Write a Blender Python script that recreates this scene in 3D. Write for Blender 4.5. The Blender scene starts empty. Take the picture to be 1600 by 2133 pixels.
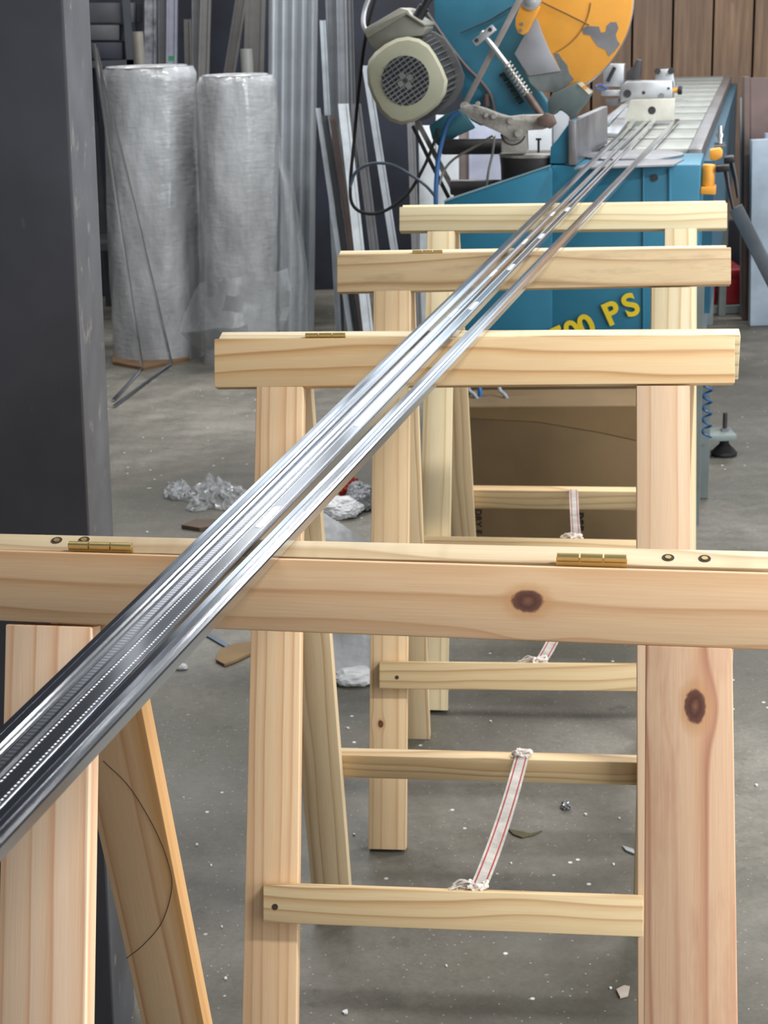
import bpy, bmesh, math, random
from mathutils import Vector, Matrix, noise
random.seed(7)
SC = bpy.context.scene
COL = SC.collection
PI = math.pi

# ------------------------------------------------------------------ camera
F_PX, TILT, ROLL, CAM_Z = 3366.0, 0.300, 0.0306, 1.2446
HT = 0.886                                   # height of the trestle tops
cd = bpy.data.cameras.new('camera'); cam = bpy.data.objects.new('camera', cd); COL.objects.link(cam)
cd.sensor_fit = 'HORIZONTAL'; cd.sensor_width = 36.0; cd.lens = F_PX / 1600 * 36.0
cd.clip_start = 0.05; cd.clip_end = 60
cam.matrix_world = (Matrix.Translation((0, 0, CAM_Z)) @ Matrix.Rotation(PI/2 - TILT, 4, 'X') @ Matrix.Rotation(-ROLL, 4, 'Z'))
cd.dof.use_dof = True; cd.dof.focus_distance = 1.3; cd.dof.aperture_fstop = 38
SC.camera = cam
SC.view_settings.view_transform = 'Standard'; SC.view_settings.look = 'None'
SC.view_settings.gamma = 1; SC.view_settings.use_curve_mapping = False
SC.view_settings.exposure = 0.0

# ------------------------------------------------------------------ light
W = bpy.data.worlds.new('daylight'); SC.world = W; W.use_nodes = True
W.node_tree.nodes['Background'].inputs[0].default_value = (0.86, 0.93, 1.0, 1)
W.node_tree.nodes['Background'].inputs[1].default_value = 0.9
def area(name, loc, target, sx, sy, power, color=(1, 0.98, 0.955)):
    l = bpy.data.lights.new(name, 'AREA'); l.shape = 'RECTANGLE'; l.size = sx; l.size_y = sy
    l.energy = power; l.color = color
    o = bpy.data.objects.new(name, l); COL.objects.link(o); o.location = loc
    o.rotation_euler = (Vector(target) - Vector(loc)).to_track_quat('-Z', 'Y').to_euler()
    return o
ADDED_LAMPS = [(-0.9, 1.6), (1.9, 0.6), (-1.1, 4.2), (1.5, 3.6), (0.1, 6.3), (2.1, 6.6), (-2.0, 7.0)]  # places of the added lamps, all out of view
ADDED_LAMP_W = {0: 9, 1: 105, 2: 42, 3: 80, 4: 60, 5: 50, 6: 20}
area('doorway_daylight', (4.2, 0.4, 1.7), (0.3, 2.2, 0.5), 3.2, 2.6, 170, (0.93, 0.97, 1.0))  # area light added to brighten the right side; no door is built

GLOW_E = 1.8  # glow strength of the added panels
# ------------------------------------------------------------------ helpers: pixels of the photograph -> places in the workshop
def ray(px, py):
    dx = px - 800; dy = py - 1066.5; c, s = math.cos(ROLL), math.sin(ROLL)
    x = c*dx - s*dy; y = s*dx + c*dy
    return Vector((x/F_PX, math.cos(TILT) - y/F_PX*math.sin(TILT), -math.sin(TILT) - y/F_PX*math.cos(TILT)))
C0 = Vector((0, 0, CAM_Z))
def atz(px, py, z=0.0):
    r = ray(px, py); return C0 + r*((z - CAM_Z)/r.z)
def atd(px, py, d):
    r = ray(px, py); return C0 + r*(d/r.y)
def onpl(px, py, P, N):
    r = ray(px, py); return C0 + r*((P - C0).dot(N)/r.dot(N))

# ------------------------------------------------------------------ materials
def lin(c):
    return tuple(((v/255)/12.92 if v/255 <= 0.04045 else ((v/255 + 0.055)/1.055)**2.4) for v in c) + (1,)
class NT:
    def __init__(s, name):
        s.m = bpy.data.materials.new(name); s.m.use_nodes = True; s.t = s.m.node_tree
        s.b = s.t.nodes['Principled BSDF']; s.tc = s.t.nodes.new('ShaderNodeTexCoord')
    def n(s, typ, **kw):
        nd = s.t.nodes.new(typ)
        for k, v in kw.items(): setattr(nd, k, v)
        return nd
    def set(s, sock, v):
        if hasattr(v, 'is_linked'): s.t.links.new(v, sock)
        else: sock.default_value = v
    def math(s, op, a, b=0.0, c=None):
        nd = s.n('ShaderNodeMath', operation=op); s.set(nd.inputs[0], a); s.set(nd.inputs[1], b)
        if c is not None: s.set(nd.inputs[2], c)
        return nd.outputs[0]
    def comb(s, x, y, z):
        nd = s.n('ShaderNodeCombineXYZ')
        for i, v in enumerate((x, y, z)): s.set(nd.inputs[i], v)
        return nd.outputs[0]
    def noise(s, vec, scale=5, detail=3, rough=0.5):
        nd = s.n('ShaderNodeTexNoise'); s.set(nd.inputs['Vector'], vec); nd.inputs['Scale'].default_value = scale
        nd.inputs['Detail'].default_value = detail; nd.inputs['Roughness'].default_value = rough
        return nd.outputs[0]
    def voro(s, vec, scale=5, feature='F1'):
        nd = s.n('ShaderNodeTexVoronoi'); nd.feature = feature; s.set(nd.inputs['Vector'], vec); nd.inputs['Scale'].default_value = scale
        return nd.outputs[0]
    def ramp(s, f, stops):
        nd = s.n('ShaderNodeValToRGB'); s.set(nd.inputs[0], f); e = nd.color_ramp.elements
        while len(e) < len(stops): e.new(0.5)
        for i, (p, c) in enumerate(stops):
            e[i].position = p; e[i].color = c if len(c) == 4 else lin(c)
        return nd.outputs[0]
    def mix(s, f, a, b, mode='MIX'):
        nd = s.n('ShaderNodeMix'); nd.data_type = 'RGBA'; nd.blend_type = mode
        s.set(nd.inputs[0], f); s.set(nd.inputs[6], a); s.set(nd.inputs[7], b); return nd.outputs[2]
    def bump(s, h, strength=0.2, dist=0.01):
        nd = s.n('ShaderNodeBump'); nd.inputs['Strength'].default_value = strength; nd.inputs['Distance'].default_value = dist
        s.set(nd.inputs['Height'], h); s.t.links.new(nd.outputs[0], s.b.inputs['Normal'])
    def fin(s, col=None, rough=0.5, metal=0.0, **kw):
        if col is not None: s.set(s.b.inputs['Base Color'], col)
        s.set(s.b.inputs['Roughness'], rough); s.set(s.b.inputs['Metallic'], metal)
        for k, v in kw.items(): s.set(s.b.inputs[k], v)
        return s.m
def g4(v): return (v, v, v, 1)
_mc = {}
def mat(name, c, rough=0.5, metal=0.0, var=0.12, scale=6.0, bump=0.0, c2=None, mscale=None):
    """painted / plain surface with a little uneven wear"""
    if name in _mc: return _mc[name]
    s = NT(name); v = s.tc.outputs['Object']
    f = s.noise(v, scale, 5, 0.6)
    a = lin(tuple(x*(1 - var) for x in c)); b = lin(tuple(min(255, x*(1 + var)) for x in c))
    col = s.ramp(f, [(0.3, a), (0.7, b)])
    if c2: col = s.mix(s.ramp(s.noise(v, (mscale or scale*3), 6, 0.7), [(0.58, g4(0)), (0.66, g4(1))]), col, lin(c2))
    if bump: s.bump(s.noise(v, scale*8, 4, 0.6), bump, 0.004)
    r = s.math('ADD', s.math('MULTIPLY', f, 0.2), rough - 0.1)
    _mc[name] = s.fin(col, r, metal); return _mc[name]

def wood(name, light, mid, dark, freq=62, warp=0.02, knots=(), stain=None, rnd=True, cath=0.0, seed=0.0, edge=None):
    s = NT(name); sep = s.n('ShaderNodeSeparateXYZ'); s.t.links.new(s.tc.outputs['Object'], sep.inputs[0])
    x, y, z = sep.outputs
    oi = s.n('ShaderNodeObjectInfo'); rv = s.math('ADD', s.math('MULTIPLY', oi.outputs['Random'], 9.0 if rnd else 0.0), seed)
    n1 = s.noise(s.comb(s.math('ADD', s.math('MULTIPLY', x, 2.0), rv), s.math('MULTIPLY', y, 7.0), s.math('ADD', s.math('MULTIPLY', z, 7.0), rv)), 1.0, 2)
    yy = s.math('ADD', y, s.math('MULTIPLY', s.math('SUBTRACT', n1, 0.5), warp))
    if cath:
        yy = s.math('ADD', yy, s.math('MULTIPLY', s.math('POWER', s.math('ABSOLUTE', s.math('MULTIPLY', x, 2.2)), 2.0), cath))
    ker = None; halo = None
    for (kx, ky, rx, ry) in knots:
        dx = s.math('DIVIDE', s.math('SUBTRACT', x, kx), rx); dy = s.math('DIVIDE', s.math('SUBTRACT', y, ky), ry)
        r2 = s.math('ADD', s.math('MULTIPLY', dx, dx), s.math('MULTIPLY', dy, dy))
        dxs = s.math('MULTIPLY', dx, 0.45)
        r3 = s.math('ADD', s.math('MULTIPLY', dxs, dxs), s.math('MULTIPLY', s.math('MULTIPLY', dy, dy), 0.12))
        e = s.math('POWER', 2.718, s.math('MULTIPLY', r3, -1.0))
        yy = s.math('SUBTRACT', yy, s.math('MULTIPLY', s.math('MULTIPLY', s.math('SUBTRACT', y, ky), e), 0.8))
        rr = s.math('ADD', s.math('SQRT', r2), s.math('MULTIPLY', s.math('SUBTRACT', s.noise(s.tc.outputs['Object'], 260, 2), 0.5), 0.35))
        k = s.ramp(s.math('MULTIPLY', rr, 0.4), [(0.0, g4(0.75)), (0.2, g4(1)), (0.36, g4(0.9)), (0.44, g4(0))])
        h = s.ramp(s.math('MULTIPLY', rr, 0.4), [(0.36, g4(1)), (0.52, g4(0.75)), (0.75, g4(0.0))])
        ker = k if ker is None else s.math('MAXIMUM', ker, k); halo = h if halo is None else s.math('MAXIMUM', halo, h)
    psi = s.math('MULTIPLY', s.math('ADD', s.math('ADD', yy, s.math('MULTIPLY', z, 0.5)), rv), freq)
    # ring spacing is uneven
    psi = s.math('ADD', psi, s.math('MULTIPLY', s.noise(s.comb(s.math('MULTIPLY', x, 0.3), s.math('MULTIPLY', yy, 30.0), rv), 1.0, 1), 2.2))
    fr = s.math('FRACT', psi)
    col = s.ramp(fr, [(0.0, light), (0.45, light), (0.72, mid), (0.9, dark), (1.0, light)])
    big = s.noise(s.comb(s.math('ADD', s.math('MULTIPLY', x, 3.0), rv), s.math('MULTIPLY', y, 9.0), s.math('MULTIPLY', z, 9.0)), 1.0, 3)
    col = s.mix(s.ramp(big, [(0.35, g4(0)), (0.75, g4(0.55))]), col, lin(mid))
    fine = s.noise(s.comb(s.math('MULTIPLY', x, 22.0), s.math('MULTIPLY', y, 700.0), s.math('MULTIPLY', z, 700.0)), 1.0, 2)
    col = s.mix(0.35, col, s.ramp(fine, [(0.3, g4(0.45)), (0.7, g4(0.6))]), 'OVERLAY')
    if stain:
        sm = s.noise(s.comb(s.math('MULTIPLY', x, 9.0), s.math('MULTIPLY', y, 40.0), s.math('ADD', z, rv)), 1.0, 4, 0.7)
        col = s.mix(s.ramp(sm, [(0.5, g4(0)), (0.72, g4(0.55))]), col, lin(stain))
    if edge:
        col = s.mix(s.ramp(s.math('ADD', y, 0.5), edge[0]), col, lin(edge[1]))
    if ker is not None:
        col = s.mix(s.math('MULTIPLY', halo, 0.6), col, lin((206, 150, 96)))
        col = s.mix(ker, col, lin((92, 50, 40)))
    s.bump(s.math('ADD', fine, s.math('MULTIPLY', fr, 0.3)), 0.08, 0.001)
    return s.fin(col, 0.55, 0.0)
def chrome(name, kind=0):
    s = NT(name); sep = s.n('ShaderNodeSeparateXYZ'); s.t.links.new(s.tc.outputs['Object'], sep.inputs[0])
    x, y, z = sep.outputs
    st = s.noise(s.comb(s.math('MULTIPLY', x, 0.25), s.math('MULTIPLY', y, 1500.0), 0.0), 1.0, 2)
    sm = s.noise(s.comb(s.math('MULTIPLY', x, 9.0), s.math('MULTIPLY', y, 30.0), z), 1.0, 3)
    col = s.ramp(st, [(0.35, (196, 201, 210)), (0.65, (216, 221, 228))])
    rough = s.math('ADD', 0.15, 0.0)
    rough = s.math('ADD', rough, s.math('MULTIPLY', s.ramp(sm, [(0.55, g4(0.0)), (0.75, g4(1))]), 0.015))
    if kind == 1:      # knurled band
        band = s.math('LESS_THAN', s.math('ABSOLUTE', s.math('SUBTRACT', y, 0.0006)), 0.0022)
        wv = s.math('SINE', s.math('MULTIPLY', x, 2*PI/0.0042))
        tick = s.math('MULTIPLY', s.math('GREATER_THAN', wv, 0.1), band)
        col = s.mix(s.math('MULTIPLY', tick, 0.7), col, lin((120, 124, 132))); rough = s.math('ADD', rough, s.math('MULTIPLY', band, 0.15))
    elif kind == 2:    # two rows of pin perforations, their glints painted as white dots
        d1 = s.math('LESS_THAN', s.math('ABSOLUTE', s.math('SUBTRACT', s.math('ABSOLUTE', y), 0.0045)), 0.00055)
        dots = s.math('MULTIPLY', d1, s.math('GREATER_THAN', s.math('SINE', s.math('MULTIPLY', x, 2*PI/0.0036)), -0.2))
        col = s.mix(dots, col, lin((240, 242, 244))); rough = s.math('ADD', rough, s.math('MULTIPLY', dots, 0.7))
        s.set(s.b.inputs['Metallic'], s.math('SUBTRACT', 1.0, dots))
        s.set(s.b.inputs['Base Color'], col); s.set(s.b.inputs['Roughness'], rough)
        return s.m
    else:
        pass
    return s.fin(col, rough, 1.0)

# ------------------------------------------------------------------ mesh builder
class MB:
    def __init__(s): s.bm = bmesh.new()
    def face(s, pts, mi=0):
        f = s.bm.faces.new([s.bm.verts.new(p) for p in pts]); f.material_index = mi; return f
    def prism(s, poly, ext, mi=0):
        a = [s.bm.verts.new(p) for p in poly]; b = [s.bm.verts.new(Vector(p) + Vector(ext)) for p in poly]; n = len(a)
        fs = [s.bm.faces.new(a), s.bm.faces.new(b[::-1])]
        for i in range(n): fs.append(s.bm.faces.new([a[i], b[i], b[(i+1) % n], a[(i+1) % n]]))
        for f in fs: f.material_index = mi
        return s
    def loft(s, rings, cap=True, mi=0, closed=True):
        R = [[s.bm.verts.new(p) for p in r] for r in rings]; n = len(R[0])
        for a, b in zip(R, R[1:]):
            for i in range(n if closed else n-1):
                f = s.bm.faces.new([a[i], a[(i+1) % n], b[(i+1) % n], b[i]]); f.material_index = mi
        if cap:
            for r in (R[0][::-1], R[-1]):
                f = s.bm.faces.new(r); f.material_index = mi
        return s
    def box(s, c, ax, ay, az, hx, hy, hz, mi=0):
        c = Vector(c); ax, ay, az = Vector(ax).normalized(), Vector(ay).normalized(), Vector(az).normalized()
        p = [c + ax*hx*i + ay*hy*j - az*hz for i, j in ((-1, -1), (1, -1), (1, 1), (-1, 1))]
        return s.prism(p, az*2*hz, mi)
    def abox(s, x0, x1, y0, y1, z0, z1, mi=0):
        return s.prism([(x0, y0, z0), (x1, y0, z0), (x1, y1, z0), (x0, y1, z0)], (0, 0, z1 - z0), mi)
    def tube(s, pts, r, seg=8, closed=False, flat=1.0, mi=0):
        pts = [Vector(p) for p in pts]; n = len(pts); rings = []
        rr = r if isinstance(r, (list, tuple)) else [r]*n
        up = None
        for i, p in enumerate(pts):
            a = pts[i-1] if (i or closed) else pts[0]; b = pts[(i+1) % n] if (i < n-1 or closed) else pts[-1]
            t = (b - a).normalized()
            if up is None: up = t.orthogonal().normalized()
            up = (up - t*up.dot(t)).normalized(); sd = t.cross(up)
            rings.append([p + up*math.cos(2*PI*k/seg)*rr[i] + sd*math.sin(2*PI*k/seg)*rr[i]*flat for k in range(seg)])
        if closed: rings.append(rings[0]); return s.loft(rings, False, mi)
        return s.loft(rings, True, mi)
    def cyl(s, p0, p1, r0, r1=None, seg=24, mi=0):
        return s.tube([p0, p1], [r0, r0 if r1 is None else r1], seg, mi=mi)
    def ball(s, c, r, sub=2, sq=(1, 1, 1)):
        q = bmesh.ops.create_icosphere(s.bm, subdivisions=sub, radius=1.0)
        for v in q['verts']: v.co = Vector((v.co.x*r*sq[0], v.co.y*r*sq[1], v.co.z*r*sq[2])) + Vector(c)
        return s
    def build(s, name, mats, parent=None, bevel=0.0, angle=35, frame=None, seg=2, smooth=True):
        bm = s.bm
        bmesh.ops.remove_doubles(bm, verts=bm.verts, dist=1e-6)
        bmesh.ops.recalc_face_normals(bm, faces=bm.faces)
        if bevel:
            ed = [e for e in bm.edges if len(e.link_faces) == 2 and e.calc_face_angle(0) > math.radians(angle)]
            bmesh.ops.bevel(bm, geom=ed, offset=bevel, segments=seg, affect='EDGES', profile=0.5)
        if frame is None:
            lo = Vector([min(v.co[i] for v in bm.verts) for i in range(3)]); hi = Vector([max(v.co[i] for v in bm.verts) for i in range(3)])
            frame = Matrix.Translation((lo + hi)/2)
        inv = frame.inverted()
        for v in bm.verts: v.co = inv @ v.co
        for f in bm.faces: f.smooth = smooth
        for e in bm.edges:
            if len(e.link_faces) == 2 and e.calc_face_angle(0) > math.radians(angle): e.smooth = False
        me = bpy.data.meshes.new(name); bm.to_mesh(me); bm.free()
        for m in (mats if isinstance(mats, (list, tuple)) else [mats]): me.materials.append(m)
        o = bpy.data.objects.new(name, me); COL.objects.link(o)
        if parent is not None:
            o.parent = parent; o.matrix_local = W4(parent).inverted() @ frame
        o['_w'] = [v for r in frame for v in r]
        if parent is None: o.matrix_world = frame; o.matrix_basis = frame
        return o
def W4(o):
    v = o['_w']; return Matrix((v[0:4], v[4:8], v[8:12], v[12:16]))
def tag(o, label, cat, group=None, kind=None):
    o['label'] = label; o['category'] = cat
    if group: o['group'] = group
    if kind: o['kind'] = kind
    return o
def thing(name, label, cat, loc, group=None):
    o = bpy.data.objects.new(name, None); COL.objects.link(o); o.location = loc; o.empty_display_size = 0.05
    fr = Matrix.Translation(loc); o['_w'] = [v for r in fr for v in r]
    return tag(o, label, cat, group)
def struct(o): o['kind'] = 'structure'; return o
def lerp(a, b, t): return a + (b - a)*t
def smooth_path(pts, n=8):
    """Catmull-Rom through points"""
    P = [Vector(p) for p in pts]; P = [P[0]*2 - P[1]] + P + [P[-1]*2 - P[-2]]; out = []
    for i in range(1, len(P)-2):
        for k in range(n):
            t = k/n; a, b, c, d = P[i-1], P[i], P[i+1], P[i+2]
            out.append(0.5*((2*b) + (c - a)*t + (2*a - 5*b + 4*c - d)*t*t + (3*b - a - 3*c + d)*t**3))
    out.append(P[-2]); return out

# ------------------------------------------------------------------ the room
def concrete():
    s = NT('concrete'); v = s.tc.outputs['Object']
    base = s.ramp(s.noise(v, 1.1, 6, 0.62), [(0.3, (62, 61, 54)), (0.48, (100, 97, 90)), (0.66, (142, 139, 132))])
    base = s.mix(s.ramp(s.noise(v, 4.5, 6, 0.7), [(0.42, g4(0)), (0.62, g4(0.65))]), base, lin((78, 78, 68)))
    base = s.mix(s.ramp(s.noise(v, 17, 4, 0.7), [(0.6, g4(0)), (0.7, g4(0.5))]), base, lin((66, 66, 62)))
    base = s.mix(0.45, base, s.ramp(s.noise(v, 140, 3, 0.7), [(0.3, g4(0.35)), (0.7, g4(0.65))]), 'OVERLAY')
    sp = s.voro(v, 26); gate = s.ramp(s.noise(v, 9, 2), [(0.5, g4(0)), (0.54, g4(1))])
    base = s.mix(s.math('MULTIPLY', s.ramp(sp, [(0.07, g4(1)), (0.1, g4(0))]), gate), base, lin((205, 205, 205)))
    sp2 = s.voro(v, 75); base = s.mix(s.ramp(sp2, [(0.08, g4(0.8)), (0.12, g4(0))]), base, lin((160, 158, 152)))
    s.bump(s.noise(v, 60, 5, 0.7), 0.25, 0.003)
    return s.fin(base, s.ramp(s.noise(v, 3, 4), [(0.3, g4(0.42)), (0.7, g4(0.7))]), 0)
def plank_mat():
    s = NT('aged_boards'); sep = s.n('ShaderNodeSeparateXYZ'); s.t.links.new(s.tc.outputs['Object'], sep.inputs[0])
    x, y, z = sep.outputs
    cell = s.math('FLOOR', s.math('DIVIDE', x, 0.2167))
    g = s.noise(s.comb(s.math('MULTIPLY', x, 26.0), cell, s.math('MULTIPLY', z, 1.6)), 1.0, 5, 0.65)
    b = s.noise(s.comb(s.math('MULTIPLY', cell, 3.7), 0.0, s.math('MULTIPLY', z, 2.0)), 1.0, 3)
    col = s.ramp(g, [(0.28, (92, 74, 62)), (0.5, (138, 112, 90)), (0.72, (172, 142, 112))])
    col = s.mix(s.ramp(b, [(0.3, g4(0)), (0.7, g4(0.6))]), col, lin((118, 100, 90)))
    kn = s.voro(s.comb(s.math('MULTIPLY', x, 4.5), 0.3, s.math('MULTIPLY', z, 2.2)), 1.0)
    col = s.mix(s.ramp(kn, [(0.05, g4(1)), (0.09, g4(0))]), col, lin((62, 46, 40)))
    return s.fin(col, 0.65, 0)
struct(MB().abox(-4, 5, -3.5, 9.2, -0.12, 0).build('floor', concrete()))
struct(MB().abox(-4, 5, -3.5, 9.2, 3.1, 3.2).build('ceiling', mat('ceiling_sheet', (88, 90, 94), 0.7)))
b = MB()
x0 = atd(1401, 100, 9.0).x
xs = x0 - 0.2167*8
while xs < 4.8:
    b.abox(xs + 0.006, min(xs + 0.2107, 5), 9.0, 9.03, 0, 3.1); xs += 0.2167
wb = b.build('wall_back', plank_mat(), frame=Matrix.Translation((x0, 9.0, 1.5)), bevel=0.003); struct(wb)
struct(MB().abox(-4, 5, 9.06, 9.16, 0, 3.1).build('trim_1', mat('black_void', (18, 19, 22), 0.9)))  # black sheet behind the boards so their gaps read dark
struct(MB().abox(-4.1, -4, -3.5, 9.2, 0, 3.1).build('wall_left', mat('wall_grey', (70, 72, 78), 0.8)))
struct(MB().abox(5, 5.1, 3.0, 9.2, 0, 3.1).build('wall_right', mat('wall_pale', (150, 152, 152), 0.8)))
struct(MB().abox(-3.9, 0.62, 7.6, 7.7, 0, 1.75).build('wall_partition', mat('navy_sheeting', (32, 36, 48), 0.55, var=0.3, scale=3)))

sky = NT('window_daylight'); sky.b.inputs['Base Color'].default_value = g4(0.8)
sky.b.inputs['Emission Color'].default_value = (0.80, 0.90, 1.0, 1); sky.b.inputs['Emission Strength'].default_value = GLOW_E
glowm = sky.m; wfr = mat('window_frame_paint', (120, 124, 128), .5)
for i, xw in enumerate((-3.3, -1.75, -.2, 1.35, 2.9)):  # glowing panels added above the view for the strips to reflect
    w_ = MB().abox(xw, xw + 1.4, 8.955, 8.965, 1.85, 2.95).build('window_%d' % (i + 1), glowm); struct(w_)
    b = MB()
    for x_ in (xw - .02, xw + .68, xw + 1.38): b.abox(x_, x_ + .04, 8.93, 8.998, 1.8, 3.0)
    for z_ in (1.80, 2.38, 2.95): b.abox(xw - .02, xw + 1.42, 8.93, 8.998, z_, z_ + .045)
    b.build('window_frame', wfr, w_)

added_lampm = mat('lamp_housing', (215, 216, 214), 0.5)
for i, (x, y) in enumerate(ADDED_LAMPS):  # lamps added out of view to give the strips bright reflections
    t = thing('ceiling_lamp', 'long ceiling strip lamp above the workshop, lamp %s' % ['over the left of the near trestle', 'over the open floor at near right', 'over the left floor', 'over the saw side', 'over the far table', 'at the far right', 'over the bubble wrap corner'][i], 'lamp', (x, y, 3.08), 'ceiling lamps')
    MB().abox(x-0.7, x+0.7, y-0.11, y+0.11, 3.03, 3.1).build('lamp_housing', added_lampm, t, bevel=0.005)
    a = area('lamp_light', (0, 0, 0), (0, 0, -1), 1.3, 0.16, ADDED_LAMP_W[i]); a.parent = t; a.location = (0, 0, -0.06); a.rotation_euler = (0, 0, 0)

# ------------------------------------------------------------------ timber
PINK = dict(light=(230, 200, 168), mid=(222, 186, 150), dark=(204, 162, 126))
PALE = dict(light=(220, 196, 158), mid=(206, 178, 138), dark=(178, 144, 106))
CREAM = dict(light=(226, 210, 174), mid=(216, 195, 154), dark=(194, 166, 122))
TH = 0.021
W_pink = wood('pine_pink', freq=44, warp=0.03, **PINK); W_pale = wood('pine_pale', freq=50, warp=0.035, **PALE); W_cream = wood('pine_cream', freq=50, warp=0.035, **CREAM)
W_rung = wood('pine_rung', (220, 196, 154), (206, 176, 132), (178, 142, 98), freq=62, warp=0.06)
brass = mat('brass', (190, 170, 116), 0.4, 0.8)
darkhole = mat('screw_hole', (60, 44, 34), 0.8)
strapg = mat('strap_webbing', (178, 174, 168), 0.85, bump=0.3, scale=40); strapr = mat('strap_red_thread', (150, 58, 58), 0.85)
fray = mat('frayed_thread', (214, 206, 198), 0.9, bump=0.4, scale=60)

def frame_of(c, X, N):
    X = X.normalized(); Z = (N - X*N.dot(X)).normalized(); Y = Z.cross(X)
    return Matrix(((X.x, Y.x, Z.x, c.x), (X.y, Y.y, Z.y, c.y), (X.z, Y.z, Z.z, c.z), (0, 0, 0, 1)))
def board(name, q, N, t, m, parent, along, bevel=0.0012):
    """q: four corners of the seen face, N: its normal, t: thickness behind it"""
    q = [Vector(p) for p in q]
    X = ((q[1] - q[0]) + (q[2] - q[3])) if along == 'h' else ((q[3] - q[0]) + (q[2] - q[1]))
    c = sum(q, Vector())/4 - N*t/2
    return MB().prism(q, -N*t).build(name, m, parent, bevel=bevel, frame=frame_of(c, X, N))

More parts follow.
